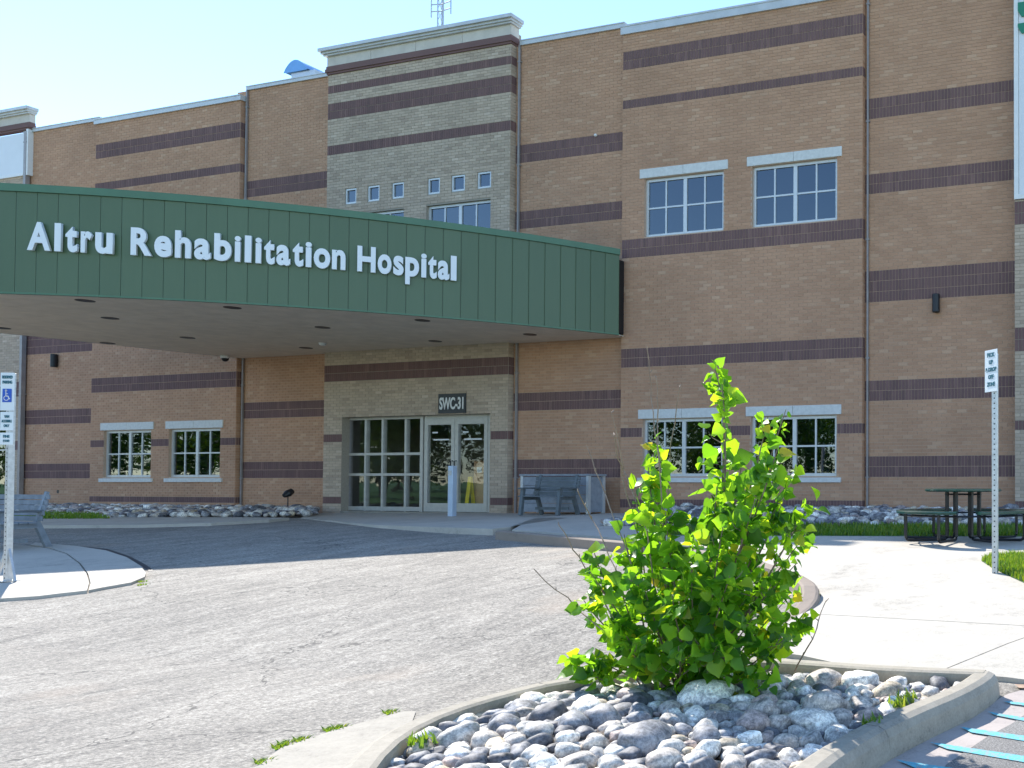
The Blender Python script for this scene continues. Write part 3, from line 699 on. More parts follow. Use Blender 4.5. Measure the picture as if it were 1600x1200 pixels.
# entrance storefront and doors
YD = YT+.24; x0, x1, z0, z1 = DO; dz = G(D)+.015
part('threshold', MB().box(x0+.002, x1-.002, YT-.02, YT+.34, BASE+.1, dz+.05), 'kerb')
cols_px = [540, 573.5, 600, 636, 661]; colx = [X(p, 720, YD) for p in cols_px]; zr = [dz+.13, Z(600, 741.5, YD), Z(600, 709.5, YD), z1-.03]
mb = MB(); fw = .055
for i, cx in enumerate(colx): mb.box(cx-(.03 if 0 < i < 4 else .045), cx+(.03 if 0 < i < 4 else .045), YD-.05, YD+.05, dz+.05, z1)
for j, zz in enumerate(zr):
    for a, b in zip(colx, colx[1:]): mb.box(a+.045 if a == colx[0] else a+.03, b-(.045 if b == colx[4] else .03), YD-.048, YD+.048, zz-(.07 if j == 0 else .03), zz+.03)
sf = part('storefront', mb, 'alu_door')
for a, b in zip(colx, colx[1:]):
    for c, d in zip(zr, zr[1:]): obj('pane', MB().box(a+.02, b-.02, YD, YD+.008, c+.025, d-.025), M['door_glass'], sf)
part('jamb', MB().box(x0+.001, colx[0]-.047, YD-.04, YD+.06, dz+.05, z1), 'downspout')
part('head', MB().box(x0, x1, YD-.055, YD+.06, z1-.0, z1+.04), 'alu_door')
dl = [(X(666, 720, YD), X(713, 720, YD)), (X(713.5, 720, YD), X(764.5, 720, YD))]
for k, (a, b) in enumerate(dl):
    mb = MB(); st_ = .10; bz = dz+.055
    mb.box(a, a+st_, YD-.06, YD+.03, bz, z1-.08).box(b-st_, b, YD-.06, YD+.03, bz, z1-.08).box(a+st_, b-st_, YD-.06, YD+.03, bz, bz+.20).box(a+st_, b-st_, YD-.06, YD+.03, z1-.22, z1-.08)
    d_ = part('door', mb, 'alu_door')
    obj('pane', MB().box(a+st_, b-st_, YD-.02, YD-.012, bz+.2, z1-.22), M['door_glass'], d_)
    hx = b-st_/2 if k == 0 else a+st_/2
    obj('handle', MB().tube([(hx, YD-.06, dz+.95), (hx, YD-.12, dz+.95), (hx, YD-.12, dz+1.25), (hx, YD-.06, dz+1.25)], .014), M['dark'], d_)
    zz = z1-.42
    obj('door_decal', MB().box(a+.2, a+.36, YD-.023, YD-.0205, zz, zz+.035).box(a+.24, b-.2, YD-.023, YD-.0205, zz-.17, zz-.135), M['white'], d_)
part('door_head', MB().box(dl[0][0], dl[1][1], YD-.058, YD+.05, z1-.078, z1-.001).box(dl[1][1]+.001, x1-.001, YD-.05, YD+.05, dz+.05, z1-.001), 'alu_door')
# vestibule
rm = MB(); rx0, rx1, ry0, ry1, rz0, rz1 = x0-1.2, x1+1.2, YT+.302, YT+4.3, dz+.02, z1+.35
rm.add([(rx0,ry0,rz0),(rx1,ry0,rz0),(rx1,ry1,rz0),(rx0,ry1,rz0),(rx0,ry0,rz1),(rx1,ry0,rz1),(rx1,ry1,rz1),(rx0,ry1,rz1)], [(0,1,2,3),(7,6,5,4),(1,5,6,2),(2,6,7,3),(3,7,4,0)])
part('vestibule', rm, 'interior')
bx = onY(752, 760, YD+.4)
cb = thing('cardboard_box', 'tall brown cardboard carton standing inside the glass entrance door', 'box', (bx.x, YD+.5, dz+.03))
obj('carton', MB().box(-.17, .17, -.16, .16, 0, 1.22), M['cardboard'], cb, bevel=.01); obj('flap', MB().box(-.17, .17, -.27, -.16, 1.222, 1.23), M['cardboard'], cb); obj('label', MB().box(-.07, .07, -.166, -.16, .95, 1.08), M['white'], cb)
yx = onY(731, 760, YD+.18)
cs = thing('folding_floor_sign', 'yellow folded floor sign leaning inside the right glass door', 'floor sign', (yx.x+.04, YD+.2, dz+.03))
obj('front_panel', MB().bar((0, -.12, 0), (0, 0, .85), .10, .015), M['yellow'], cs); obj('rear_panel', MB().bar((0, .14, 0), (0, .02, .85), .10, .015), M['yellow'], cs)

# ---------------------------------------------------------------- text helper
def text_mesh(body, size=1., off=.02, ext=.02, align='LEFT'):
    cu = bpy.data.curves.new('t', 'FONT'); cu.body = body; cu.size = size; cu.offset = off; cu.extrude = ext; cu.align_x = align; cu.resolution_u = 5
    o = bpy.data.objects.new('t', cu); C.objects.link(o); dg = bpy.context.evaluated_depsgraph_get(); dg.update()
    me = bpy.data.meshes.new_from_object(o.evaluated_get(dg)); bpy.data.objects.remove(o); bpy.data.curves.remove(cu)
    n_ = len(me.vertices); v = np.empty(n_*3); me.vertices.foreach_get('co', v); return me, v.reshape(-1, 3)
def text_obj(name, body, m, parent, height, width=None, x=0, y=0, z=0, off=.02, ext=.004):
    """upright lettering in the local XZ plane, centred on x, base at z"""
    me, v = text_mesh(body, 1., off, .01)
    x0, x1 = v[:, 0].min(), v[:, 0].max(); z0, z1 = v[:, 1].min(), v[:, 1].max()
    sx = (width/(x1-x0)) if width else height/(z1-z0); sz = height/(z1-z0)
    w2 = np.empty_like(v); w2[:, 0] = (v[:, 0]-(x0+x1)/2)*sx+x; w2[:, 2] = (v[:, 1]-z0)*sz+z; w2[:, 1] = y-np.sign(v[:, 2])*ext
    me.vertices.foreach_set('co', w2.ravel()); me.materials.clear(); me.materials.append(m); me.update()
    return obj(name, me, parent=parent)

# ---------------------------------------------------------------- entrance canopy
ZB = onY(968, 524, D-.3).z; ZT = 6.30
bp = [(0,455),(100,461),(200,465.5),(300,471),(400,475.5),(500,481.5),(600,488),(700,496),(800,505),(900,515),(966,523)]
P = np.array([onZ(x, y, ZB)[:2] for x, y in bp]); A_ = np.c_[2*P, np.ones(len(P))]; sol = np.linalg.lstsq(A_, (P**2).sum(1), rcond=None)[0]
cxx, cyy = sol[0], sol[1]; RAD = math.sqrt(sol[2]+cxx**2+cyy**2)
def ang(p): return math.atan2(p[1]-cyy, p[0]-cxx)
a_end = ang(P[-1]); a_l = ang(P[0])
sgn = 1 if a_end > a_l else -1
print('canopy circle', cxx, cyy, RAD, math.degrees(a_l), math.degrees(a_end), ZB)
def arc(s, r=0.): a = a_end-sgn*s/RAD; return Vector((cxx+(RAD+r)*math.cos(a), cyy+(RAD+r)*math.sin(a)))
outw = 1 if (Vector((0, 0))-Vector((cxx, cyy))).length > RAD else -1
# first run finds the right end against the bay's side wall
PW = .305; nP = 58
can = thing('entrance_canopy', 'green metal clad curved canopy over the hospital entrance carrying white lettering', 'canopy', (-18, 13, .5))
TRIM = .13
for i in range(nP):
    mb = MB(); s0, s1 = i*PW+.003, (i+1)*PW-.003; q = []
    for s, dr in ((s0, -.004), (s0+.012, .0), (s1-.012, .0), (s1, -.004)):
        q.append(arc(s, outw*dr))
    bk = [arc(s0, -outw*.03), arc(s1, -outw*.03)]
    prof = [q[0], q[1], q[2], q[3], bk[1], bk[0]]; mb.prism([(p.x, p.y) for p in prof], ZB+.02, ZT-TRIM)
    obj('fascia_panel', mb, M['green'], can, True)
def ring(s0, s1, ro, ri, z0, z1, n=60):
    mb = MB(); k = 0
    for i in range(n+1):
        s = s0+(s1-s0)*i/n; a, b = arc(s, outw*ro), arc(s, outw*ri)
        mb.v += [(a.x, a.y, z0), (a.x, a.y, z1), (b.x, b.y, z1), (b.x, b.y, z0)]
        if i:
            o = (i-1)*4
            for e in range(4): mb.f.append((o+e, o+(e+1)%4, o+4+(e+1)%4, o+4+e))
    mb.f += [(0, 1, 2, 3), (n*4+3, n*4+2, n*4+1, n*4)]; return mb
TL_ = nP*PW
obj('roof_edge_trim', ring(0, TL_, .035, -.12, ZT-TRIM+.004, ZT), M['green_trim'], can, True)
obj('drip_trim', ring(0, TL_, .008, -.06, ZB-.012, ZB+.018), M['green_trim'], can, True)
obj('fascia_backing', ring(0, TL_, -.034, -.08, ZB+.02, ZT-TRIM), M['dark'], can, True)
lend = arc(TL_); wallc = Vector((-24.07, YL-.02))
# canopy plan
front = [arc(TL_*i/40, -outw*.085) for i in range(41)]
plan = [(p.x, p.y) for p in front]+[(-25.35, 10.0), (-24.75, 13.0), (-24.1, YL-.03)]+[(xL2+.05, YL-.03), (xL2+.05, D-.03), (xT0-.02, D-.03), (xT0-.02, YT-.03), (xT1+.02, YT-.03), (xT1+.02, D-.03), (front[0].x, D-.03)]
pr = MB().prism(plan, ZB+.05, ZT-.2); obj('canopy_roof', pr, M['dark'], can, True)
ys = [p[1] for p in plan]; yy = min(ys); 
while yy < max(ys):
    # split concave outline at the wall steps: clip in x slabs as well
    for xa, xb_ in ((-60, xL2+.05), (xL2+.05, xT0-.02), (xT0-.02, xT1+.02), (xT1+.02, 5)):
        sub = clip(clip(clip(clip(plan, 0, 1, yy+.004), 0, 1, yy+.396, -1), 1, 0, xa), 1, 0, xb_, -1)
        if len(sub) > 2:
            ar = abs(sum(sub[i][0]*sub[(i+1)%len(sub)][1]-sub[(i+1)%len(sub)][0]*sub[i][1] for i in range(len(sub))))/2
            if ar > .003: obj('soffit_plank', MB().prism(sub, ZB, ZB+.02), M['soffit'], can, True)
    yy += .4
obj('soffit_backing', MB().prism(plan, ZB+.021, ZB+.03), M['dark'], can, True)
se = [Vector(plan[40]), Vector(plan[41]), Vector(plan[42]), Vector(plan[43])]
mb = MB()
for a, b in zip(se, se[1:]): mb.bar((a.x, a.y, (ZB+ZT-.1)/2), (b.x, b.y, (ZB+ZT-.1)/2), .03, ZT-ZB-.1)
obj('side_fascia', mb, M['green'], can, True)
for x_, y_ in ((133,469.5),(172,497),(3,512.5),(363,480.5),(293,527.5),(168,536),(504,511.5),(478,543.5),(660,500.5),(680,533),(828,522.5)):
    p = onZ(x_, y_, ZB); dlg = obj('downlight', MB().lathe([(.10, -.004), (.135, -.008), (.135, .0), (.10, .0)], 20, (p.x, p.y, ZB), cap=False), M['dark'], can, True)
    obj('lens', MB().lathe([(.001, 0), (.10, 0)], 20, (p.x, p.y, ZB-.003), cap=False), M['dark'], dlg)
# lettering
def arc_s_at(px, py):
    lo, hi = 0., TL_
    def prx(s):
        p = arc(s); q = Vector((p.x, p.y, 5.4-CZ)); return CX+F*q.dot(RT)/q.dot(FW)
    for _ in range(50):
        m_ = (lo+hi)/2
        if prx(m_) > px: lo = m_
        else: hi = m_
    return lo
def arc_pt_z(px, py):
    s = arc_s_at(px, py); p = arc(s); r = ray(px, py); t = p.y/r.y; return CZ+r.z*t
zbase = (arc_pt_z(62, 389.5)+arc_pt_z(226, 397)+arc_pt_z(575, 427))/3; cap_h = ((arc_pt_z(62, 346)-arc_pt_z(62, 389.5))+(arc_pt_z(575, 391)-arc_pt_z(575, 427)))/2
print('letters z', zbase, cap_h, arc_pt_z(62, 389.5), arc_pt_z(575, 427))
OFF = .036
def gl_ext(ch): me, v = text_mesh(ch, 1., OFF, .02); return me, v
CAP = gl_ext('H')[1][:, 1].max(); XH = gl_ext('x')[1][:, 1].max(); ASC = gl_ext('l')[1][:, 1].max(); XR = .735
def glyph(ch, pxa, pxb):
    me, v = gl_ext(ch); y = v[:, 1].copy()
    if ch.islower():
        lo = np.minimum(y, XH)*(XR*CAP/XH); hi = XR*CAP+(y-XH)*(CAP-XR*CAP)/(ASC-XH); y = np.where(y > XH, hi, lo)
    sa, sb = arc_s_at(pxa, 400), arc_s_at(pxb, 400); x0, x1 = v[:, 0].min(), v[:, 0].max(); w2 = np.empty_like(v)
    for j_ in range(len(v)):
        s = sa+(v[j_, 0]-x0)/(x1-x0)*(sb-sa); p = arc(s, outw*(.03 if v[j_, 2] < 0 else .08)); w2[j_] = (p.x, p.y, zbase+y[j_]*cap_h/CAP)
    me.vertices.foreach_set('co', w2.ravel()); me.materials.clear(); me.materials.append(M['letter']); me.update()
    obj('letter', me, parent=can, world=True)
for ch, a, b in (('A',48.5,84.3),('l',90.6,100.5),('t',107.5,126),('r',131.3,148.4),('u',153.7,180.8),('R',208.5,240.9),('e',245,271.7),('h',277,301.7),('a',306.8,332.3),('b',337.6,364.2),('i',369.3,378.5),('l',385,395),('i',401.4,410.8),('t',414.9,431.3),('a',434,455.4),('t',459.2,475.6),('i',479,488.5),('o',491.8,517.3),('n',520,540.9),('H',559.3,587.5),('o',590.8,612.2),('s',615,631),('p',633.5,655),('i',658,666.6),('t',668.9,682.4),('a',684,702),('l',704,713)):
    glyph(ch, a, b)
# canopy-mounted devices
p = onZ(355, 556, ZB); sc_ = thing('security_camera', 'small white dome camera hanging at the left rear edge of the canopy soffit', 'camera', (p.x, p.y-.05, ZB))
obj('mount', MB().lathe([(.09, -.07), (.1, 0)], 16), M['white'], sc_, smooth=True); obj('dome', MB().lathe([(.001, -.155), (.04, -.145), (.07, -.115), (.08, -.07)], 16, cap=False), M['dark'], sc_, smooth=True)
p = onZ(504, 536, ZB); o = obj('motion_sensor', MB().lathe([(.02, -.06), (.06, -.05), (.08, 0)], 14), M['white']); o.location = (p.x, p.y, ZB-.001); tag(o, 'tiny white round sensor under the canopy soffit before the entrance', 'sensor')

# ---------------------------------------------------------------- wall fixtures
def wall_light(px, py, Y, label):
    p = onY(px, py, Y); t = thing('wall_light', label, 'wall light', (p.x, Y, p.z), 0, 'black cylinder wall lights')
    obj('housing', MB().lathe([(.07, -.18), (.075, -.17), (.075, .17), (.07, .18)], 18, (0, -.085, 0)), M['dark'], t, smooth=False)
    obj('bracket', MB().box(-.03, .03, -.03, -.002, -.06, .06), M['dark'], t)
wall_light(1464.5, 475, D, 'black cylinder wall light under the thick plum band of the right brick wall')
wall_light(90, 564, D, 'black cylinder wall light on brick wall left of the canopy underside')
pa = onY(708, 630.5, YT); wsg = thing('door_number_sign', 'dark plate reading SWC-31 above the glass entrance doors', 'sign', (pa.x, YT-.03, pa.z))
hw = (X(729, 630, YT)-X(687, 630, YT))/2; hh = (Z(708, 615.5, YT)-Z(708, 646, YT))/2
obj('plate', MB().box(-hw, hw, -.012, .02, -hh, hh), M['plate'], wsg); text_obj('lettering', 'SWC-31', M['white'], wsg, hh*1.25, hw*1.78, z=-hh*.62, y=-.02, off=.028)
o = obj('vent_cap', MB().lathe([(.05, 0), (.06, -.05), (.02, -.08)], 12), M['dark']); p = onY(91, 768, D); o.location = p; o.rotation_euler = (-PI/2, 0, 0); o.location.y -= .01; o.rotation_euler = (PI/2*1.0, 0, 0); tag(o, 'small dark pipe cap in brick wall left of the two left windows', 'vent cap')
o = obj('vent_cap', MB().lathe([(.03, 0), (.035, .03), (.02, .05)], 12), M['white']); p = onY(932, 212, D); o.location = (p.x, p.y-.01, p.z); o.rotation_euler = (PI/2, 0, 0); tag(o, 'tiny white cap on brick wall above plum band beside the entrance tower', 'vent cap')
# spotlight in the left rock bed
p = onY(450, 771, D-.5); sp_t = thing('ground_spotlight', 'small black spotlight on a stake in the rock bed by the wall', 'spotlight', (p.x, D-.5, .5))
obj('stake', MB().tube([(0,0,-.05), (0,0,p.z-.5-.05)], .012), M['dark'], sp_t); obj('head', MB().tube([(.0, .1, p.z-.5+.06), (0, 0, p.z-.5), (0, -.1, p.z-.56)], [.07, .09, .05], 12), M['dark'], sp_t)
# roof: antenna mast and vent hood
ant = thing('antenna_mast', 'grey lattice antenna mast with side dipoles above the tower roof', 'antenna', (X(689, 30, 24), 24, 9.4))
az0 = 9.4; H_ = 9.0
for k in range(3):
    a = 2*PI*k/3; obj('mast_leg', MB().tube([(.1*math.cos(a), .1*math.sin(a), 0), (.1*math.cos(a), .1*math.sin(a), H_)], .022), M['steel'], ant)
mb = MB(); q = 0
while q < H_-.4:
    for k in range(3):
        a, b = 2*PI*k/3, 2*PI*(k+1)/3; mb.tube([(.1*math.cos(a), .1*math.sin(a), q), (.1*math.cos(b), .1*math.sin(b), q+.4)], .009, 5)
    q += .4
obj('lattice', mb, M['steel'], ant)
z_at = onY(689, 10, 24).z-9.4
for sx in (-1, 1):
    d = MB(); 
    for zz in (z_at-.12, z_at+.12): d.tube([(0, 0, zz-.05), (sx*.42, 0, zz)], .018, 6)
    d.tube([(sx*.42, 0, z_at-.32), (sx*.42, 0, z_at+.35)], .022, 6); obj('dipole', d, M['steel'], ant)
hd = onY(478, 112, 20.5); hood = thing('roof_vent_hood', 'rounded sheet metal roof vent hood behind the parapet left of the tower', 'roof vent', (hd.x, 20.5, 9.4))
mb = MB(); n_ = 14; prof = []
zc = hd.z-9.4; k_ = 20.5*1.05/F
for i in range(n_+1):
    t = i/n_; prof.append((-.45+.95*t, zc-.12+.36*math.sin(PI*min(1, t*1.02))**.8*(1-.15*t)))
vs_ = [(x_, -.35, z_) for x_, z_ in prof]+[(x_, .35, z_) for x_, z_ in prof]+[(-.45, -.35, zc-.15), (.5, -.35, zc-.15), (-.45, .35, zc-.15), (.5, .35, zc-.15)]
fs_ = [(i, i+1, i+n_+2, i+n_+1) for i in range(n_)]; kk = 2*(n_+1)
mb.add(vs_, fs_+[tuple(range(n_+1))[::-1]+(kk, kk+1), tuple(range(n_+1, 2*n_+2))+(kk+3, kk+2)])
M['hood'] = simple('sky_tinted_metal', (.16, .36, .62), .3, .35, scale=3); obj('hood', mb, M['hood'], hood); obj('duct', MB().box(-.2, .75, -.3, .3, 0, zc-.16), M['steel'], hood)  # the hood's blue is reflected sky painted into its base colour

# ---------------------------------------------------------------- street furniture
p = onY(706.5, 800, 14.9); bol = thing('door_operator_post', 'slim pale blue grey post standing before the glass doors', 'post', (X(706.5, 790, 15.0), 15.0, G(15)+.01))
obj('post', MB().box(-.06, .06, -.06, .06, 0, 1.10), M['post'], bol, bevel=.01); obj('base_plate', MB().box(-.09, .09, -.09, .09, 0, .015), M['steel'], bol); obj('push_button', MB().box(-.04, .04, -.07, -.06, .9, 1.0), M['steel'], bol)
def bench(name, label, loc, rz, W_=1.5, m='bench'):
    t = thing(name, label, 'bench', loc, rz, 'slatted park benches')
    for k in range(4): obj('seat_slat', MB().box(-W_/2, W_/2, -.42+k*.115, -.42+k*.115+.10, .42, .45), M[m], t, bevel=.005)
    for k in range(5):
        z = .50+k*.086; y = .09+k*.022; obj('back_slat', MB().bar((-W_/2, y, z), (W_/2, y, z), .025, .076), M[m], t, bevel=.004)
    for sx in (-1, 1):
        x = sx*(W_/2-.09)
        obj('front_leg', MB().bar((x, -.46, 0), (x, -.38, .60), .06, .08), M[m], t); obj('rear_leg', MB().bar((x, .24, 0), (x, .06, .46), .06, .08).bar((x, .075, .46), (x, .20, .93), .05, .04), M[m], t)
        obj('armrest', MB().box(x-.06, x+.06, -.47, .1, .601, .635), M['bench_dark'], t, bevel=.005); obj('seat_rail', MB().box(x-.025, x+.025, -.44, .10, .35, .419), M[m], t)
    obj('stretcher', MB().box(-W_/2+.13, W_/2-.13, -.05, -.01, .12, .18), M[m], t)
    return t
b1 = bench('park_bench', 'slatted blue grey bench under the right brick wall beside entrance', (X(864, 800, 15.2), 15.2, G(15)+.1), .12, 1.0, 'bench_dark'); b1.scale = (1, 1, .88)
lb = onG(14, 868); b2_ = bench('park_bench', 'slatted blue grey bench behind the accessible parking sign post', (lb.x-1.0, lb.y+.42, G(lb.y)+.032), .02, 1.45, 'bench'); b2_.scale = (.95, .9, .88)
bxx = (X(817, 780, 15.9), X(923, 780, 15.9)); bt = thing('storage_box', 'weathered grey plank storage box behind the bench by the wall', 'storage box', ((bxx[0]+bxx[1])/2, 16.1, G(15)+.1))
hw2 = (bxx[1]-bxx[0])/2; H2 = .80
for k in range(4): obj('front_plank', MB().box(-hw2+.05, hw2-.05, -.26, -.24, .03+k*.19, .03+k*.19+.182), M['box'], bt)
obj('corner_post', MB().box(-hw2, -hw2+.06, -.275, -.2, 0, H2).box(hw2-.06, hw2, -.275, -.2, 0, H2).box(-hw2, -hw2+.06, .2, .27, 0, H2).box(hw2-.06, hw2, .2, .27, 0, H2), M['alu'], bt)
for sx in (-1, 1): obj('side_panel', MB().box(sx*(hw2-.03)-.012, sx*(hw2-.03)+.012, -.199, .199, .03, H2-.02), M['box'], bt)
obj('lid', MB().box(-hw2-.02, hw2+.02, -.29, .28, H2, H2+.04), M['box'], bt)
# signs
def plate_w(base, z, rot, px):
    def prx(x, y): q = Vector((x, y, z-CZ)); return CX+F*q.dot(RT)/q.dot(FW)
    dx, dy = math.cos(rot)*.05, math.sin(rot)*.05; return .1*px/abs(prx(base.x+dx, base.y+dy)-prx(base.x-dx, base.y-dy))
def steel_post(t, H, perforated=True):
    obj('post', MB().box(-.027, .027, -.027, .027, 0, H), M['steel'], t, bevel=.003)
    if perforated:
        mb = MB()
        for k in range(int(H/.05)): mb.box(-.006, .006, -.0285, -.026, .03+k*.05, .042+k*.05)
        obj('post_hole', mb, M['dark'], t, kind='stuff')
sp1 = onG(1555, 897, .05); s1 = thing('parking_sign_post', 'galvanised post with one narrow white drop off sign beside the picnic table', 'sign post', (sp1.x, sp1.y, G(sp1.y)+.03), YAW*1.0+.0)
steel_post(s1, 2.18); Hs = 2.20
RW = math.radians(-38); s1.rotation_euler = (0, 0, 0); w1_ = plate_w(sp1, 2.2, RW, 19.5)/2
pl = obj('sign_plate', MB().box(-w1_, w1_, -.002, .001, 0, .41), M['sign_white'], s1, bevel=.001); pl.location = (-.03, -.035, Hs-.40); pl.rotation_euler = (0, 0, RW)
for k, (wd, tx) in enumerate(((.15, 'PICK'), (.08, 'UP'), (.22, '& DROP'), (.11, 'OFF'), (.16, 'ZONE'))):
    text_obj('lettering', tx, M['sign_ink'], pl, .042, wd*w1_*8, z=.34-k*.072, y=-.004, off=.05, ext=.0015)
sp2 = onG(12, 908, .03); s2 = thing('accessible_parking_sign_post', 'galvanised post with three stacked white signs and blue wheelchair symbol', 'sign post', (sp2.x, sp2.y, G(sp2.y)+.03), 0)
LR = math.radians(22); w2_ = plate_w(sp2, 2.1, LR, 22); print('plates', w1_*2, w2_)
steel_post(s2, 2.25)
k2 = 1/math.cos(0)
def plate(z, h, w_=.30):
    q = obj('sign_plate', MB().box(-w_/2, w_/2, -.002, .001, 0, h), M['sign_white'], s2, bevel=.001); q.location = (.012, -.04, z); q.rotation_euler = (0, 0, LR); return q
zz0 = 2.25-.405
q = plate(zz0, .41, w2_); 
text_obj('lettering', 'RESERVED', M['sign_ink'], q, .034, w2_*.74, z=.345, y=-.004, off=.04, ext=.0015); text_obj('lettering', 'PARKING', M['sign_ink'], q, .034, w2_*.68, z=.29, y=-.004, off=.04, ext=.0015)
sym = obj('symbol_panel', MB().box(-.045, .045, -.006, -.003, .09, .235), M['sign_blue'], q)
wc = MB(); wc.lathe([(.001, 0), (.009, 0)], 12, (0, 0, 0), cap=False)
ww = MB(); R_ = .024
for k in range(13):
    a0_, a1_ = math.radians(100+k*20), math.radians(120+k*20)
    ww.bar((-.004+R_*math.cos(a0_), -.008, .133+R_*math.sin(a0_)), (-.004+R_*math.cos(a1_), -.008, .133+R_*math.sin(a1_)), .003, .006)
ww.bar((-.008, -.008, .205), (-.006, -.008, .155), .003, .010).bar((-.006, -.008, .155), (.014, -.008, .155), .003, .009).bar((.014, -.008, .155), (.024, -.008, .125), .003, .009).bar((.024, -.008, .125), (.033, -.008, .128), .003, .008).bar((-.007, -.008, .182), (.012, -.008, .180), .003, .007)
for k in range(8):
    a = PI*k/8; ww.bar((-.008-.01*math.cos(a), -.008, .216-.01*math.sin(a)), (-.008+.01*math.cos(a), -.008, .216+.01*math.sin(a)), .003, .008)
obj('wheelchair_symbol', ww, M['white'], q)
q2 = plate(zz0-.215, .20, w2_*.94)
for k, tx in enumerate(('VAN', 'ACCESSIBLE', 'ONLY')): text_obj('lettering', tx, M['sign_ink'], q2, .03, w2_*(.35, .72, .4)[k], z=.135-k*.05, y=-.004, off=.04, ext=.0015)
q3 = plate(zz0-.37, .13, w2_*.94)
for k, tx in enumerate(('FINE', '$100')): text_obj('lettering', tx, M['sign_ink'], q3, .03, w2_*.45, z=.075-k*.05, y=-.004, off=.04, ext=.0015)
obj('reflector', MB().lathe([(.001, 0), (.014, 0)], 12), M['white'], s2).location = (0, -.03, 1.05)
mb = MB()
for sx in (-1, 1): mb.bar((0, 0, .38), (sx*.16, -.02, .0), .02, .03)
obj('post_brace', mb, M['steel'], s2); obj('base_plate', MB().box(-.09, .09, -.09, .09, 0, .012), M['steel'], s2)
# picnic table
tp = onG(1507, 849, .08); tx_, ty_ = tp.x-.06, tp.y+.15
pt_ = thing('picnic_table', 'round dark green metal picnic table with curved bench seats on tubular frame', 'picnic table', (tx_, ty_, G(ty_)+plz(Vector((0, ty_, 0)))), .35); pt_.scale = (.93, .93, .83)
def rod(pts, r=.021): 
    out = [Vector(pts[0])]
    for i in range(1, len(pts)-1):
        a, b, c = Vector(pts[i-1]), Vector(pts[i]), Vector(pts[i+1]); k = .07
        p1 = b+(a-b).normalized()*k; p2 = b+(c-b).normalized()*k
        for j in range(5): t = j/4; out.append(p1*(1-t)**2+b*2*t*(1-t)+p2*t*t)
    out.append(Vector(pts[-1])); return MB().tube(out, r, 8)
obj('table_top', MB().lathe([(.001, .74), (.50, .742), (.52, .755), (.52, .775), (.50, .785), (.001, .783)], 48, cap=False), M['table'], pt_, smooth=False)
seats = []
for k in range(4):
    a0_ = PI/2*k+.17; a1_ = a0_+PI/2-.34; mb = MB(); n_ = 14
    for i in range(n_+1):
        a = a0_+(a1_-a0_)*i/n_
        for r_, z in ((.66, .43), (.66, .455), (.675, .465), (.90, .465), (.915, .455), (.915, .43), (.90, .42), (.675, .42)): mb.v.append((r_*math.cos(a), r_*math.sin(a), z))
        if i:
            o = (i-1)*8
            for e in range(8): mb.f.append((o+e, o+(e+1)%8, o+8+(e+1)%8, o+8+e))
    mb.f += [tuple(range(8)), tuple(n_*8+e for e in range(8))[::-1]]; obj('seat', mb, M['table'], pt_)
    for f_ in (.22, .78):
        a = a0_+(a1_-a0_)*f_; ca, sa_ = math.cos(a), math.sin(a)
        obj('frame_tube', rod([(ca*.86, sa_*.86, .42), (ca*.86, sa_*.86, .03), (ca*.24, sa_*.24, .03), (ca*.24, sa_*.24, .74)]), M['frame'], pt_)
for zz, rr_ in ((.70, .24), (.395, .70), (.395, .87)):
    ring_p = [(rr_*math.cos(2*PI*i/32), rr_*math.sin(2*PI*i/32), zz) for i in range(33)]; obj('frame_hoop', MB().tube(ring_p, .012, 6), M['frame'], pt_)

# ---------------------------------------------------------------- rock beds and grass strips along the building
def bedpoly(xa, ya, xb_, yb_, Yback): a = onG(xa, ya, .05); b = onG(xb_, yb_, .05); return [(a.x, a.y), (b.x, b.y), (b.x, Yback), (a.x, Yback)]
bl = [tuple(onG(x, y, .03)[:2]) for x, y in ((-20,807.5),(60,808),(380,807.5),(445,807.5),(497,806))]+[(-20.95, 16.5), (-23.8, 16.55), (-24.0, 16.5), (-32.3, 16.45)]
bedl = bpy.data.objects.new('rock_bed', None); C.objects.link(bedl); bedl['kind'] = 'structure'
sheet('soil', bl, .012, M['soil'], 0, None, bedl)
lst = scatter(bl, lambda x, y: G(y)+.0+.10*min(1, max(0, y-13)*.35), [(.14, .16, 6), (.10, .125, 120), (.075, .10, 2500), (.05, .07, 4000)], rr, 0, .82)
place_stones(lst, bedl, ST2, rr, 300)
br1 = [(r1_.x+.01, r1_.y), (-1, rl(-1)), (-1, 16.42), (-3.6, 16.42), (-6.75, 16.6), (-11.05, 16.55)]
bedr = bpy.data.objects.new('rock_bed', None); C.objects.link(bedr); bedr['kind'] = 'structure'
sheet('soil', br1, .08, M['soil'], 0, None, bedr)
lst = scatter(br1, lambda x, y: G(y)+.10+.10*min(1, max(0, (y-rl(x)))*.6), [(.14, .16, 6), (.10, .125, 120), (.075, .10, 2500), (.05, .07, 4000)], rr, 0, .82)
place_stones(lst, bedr, ST2, rr, 300)
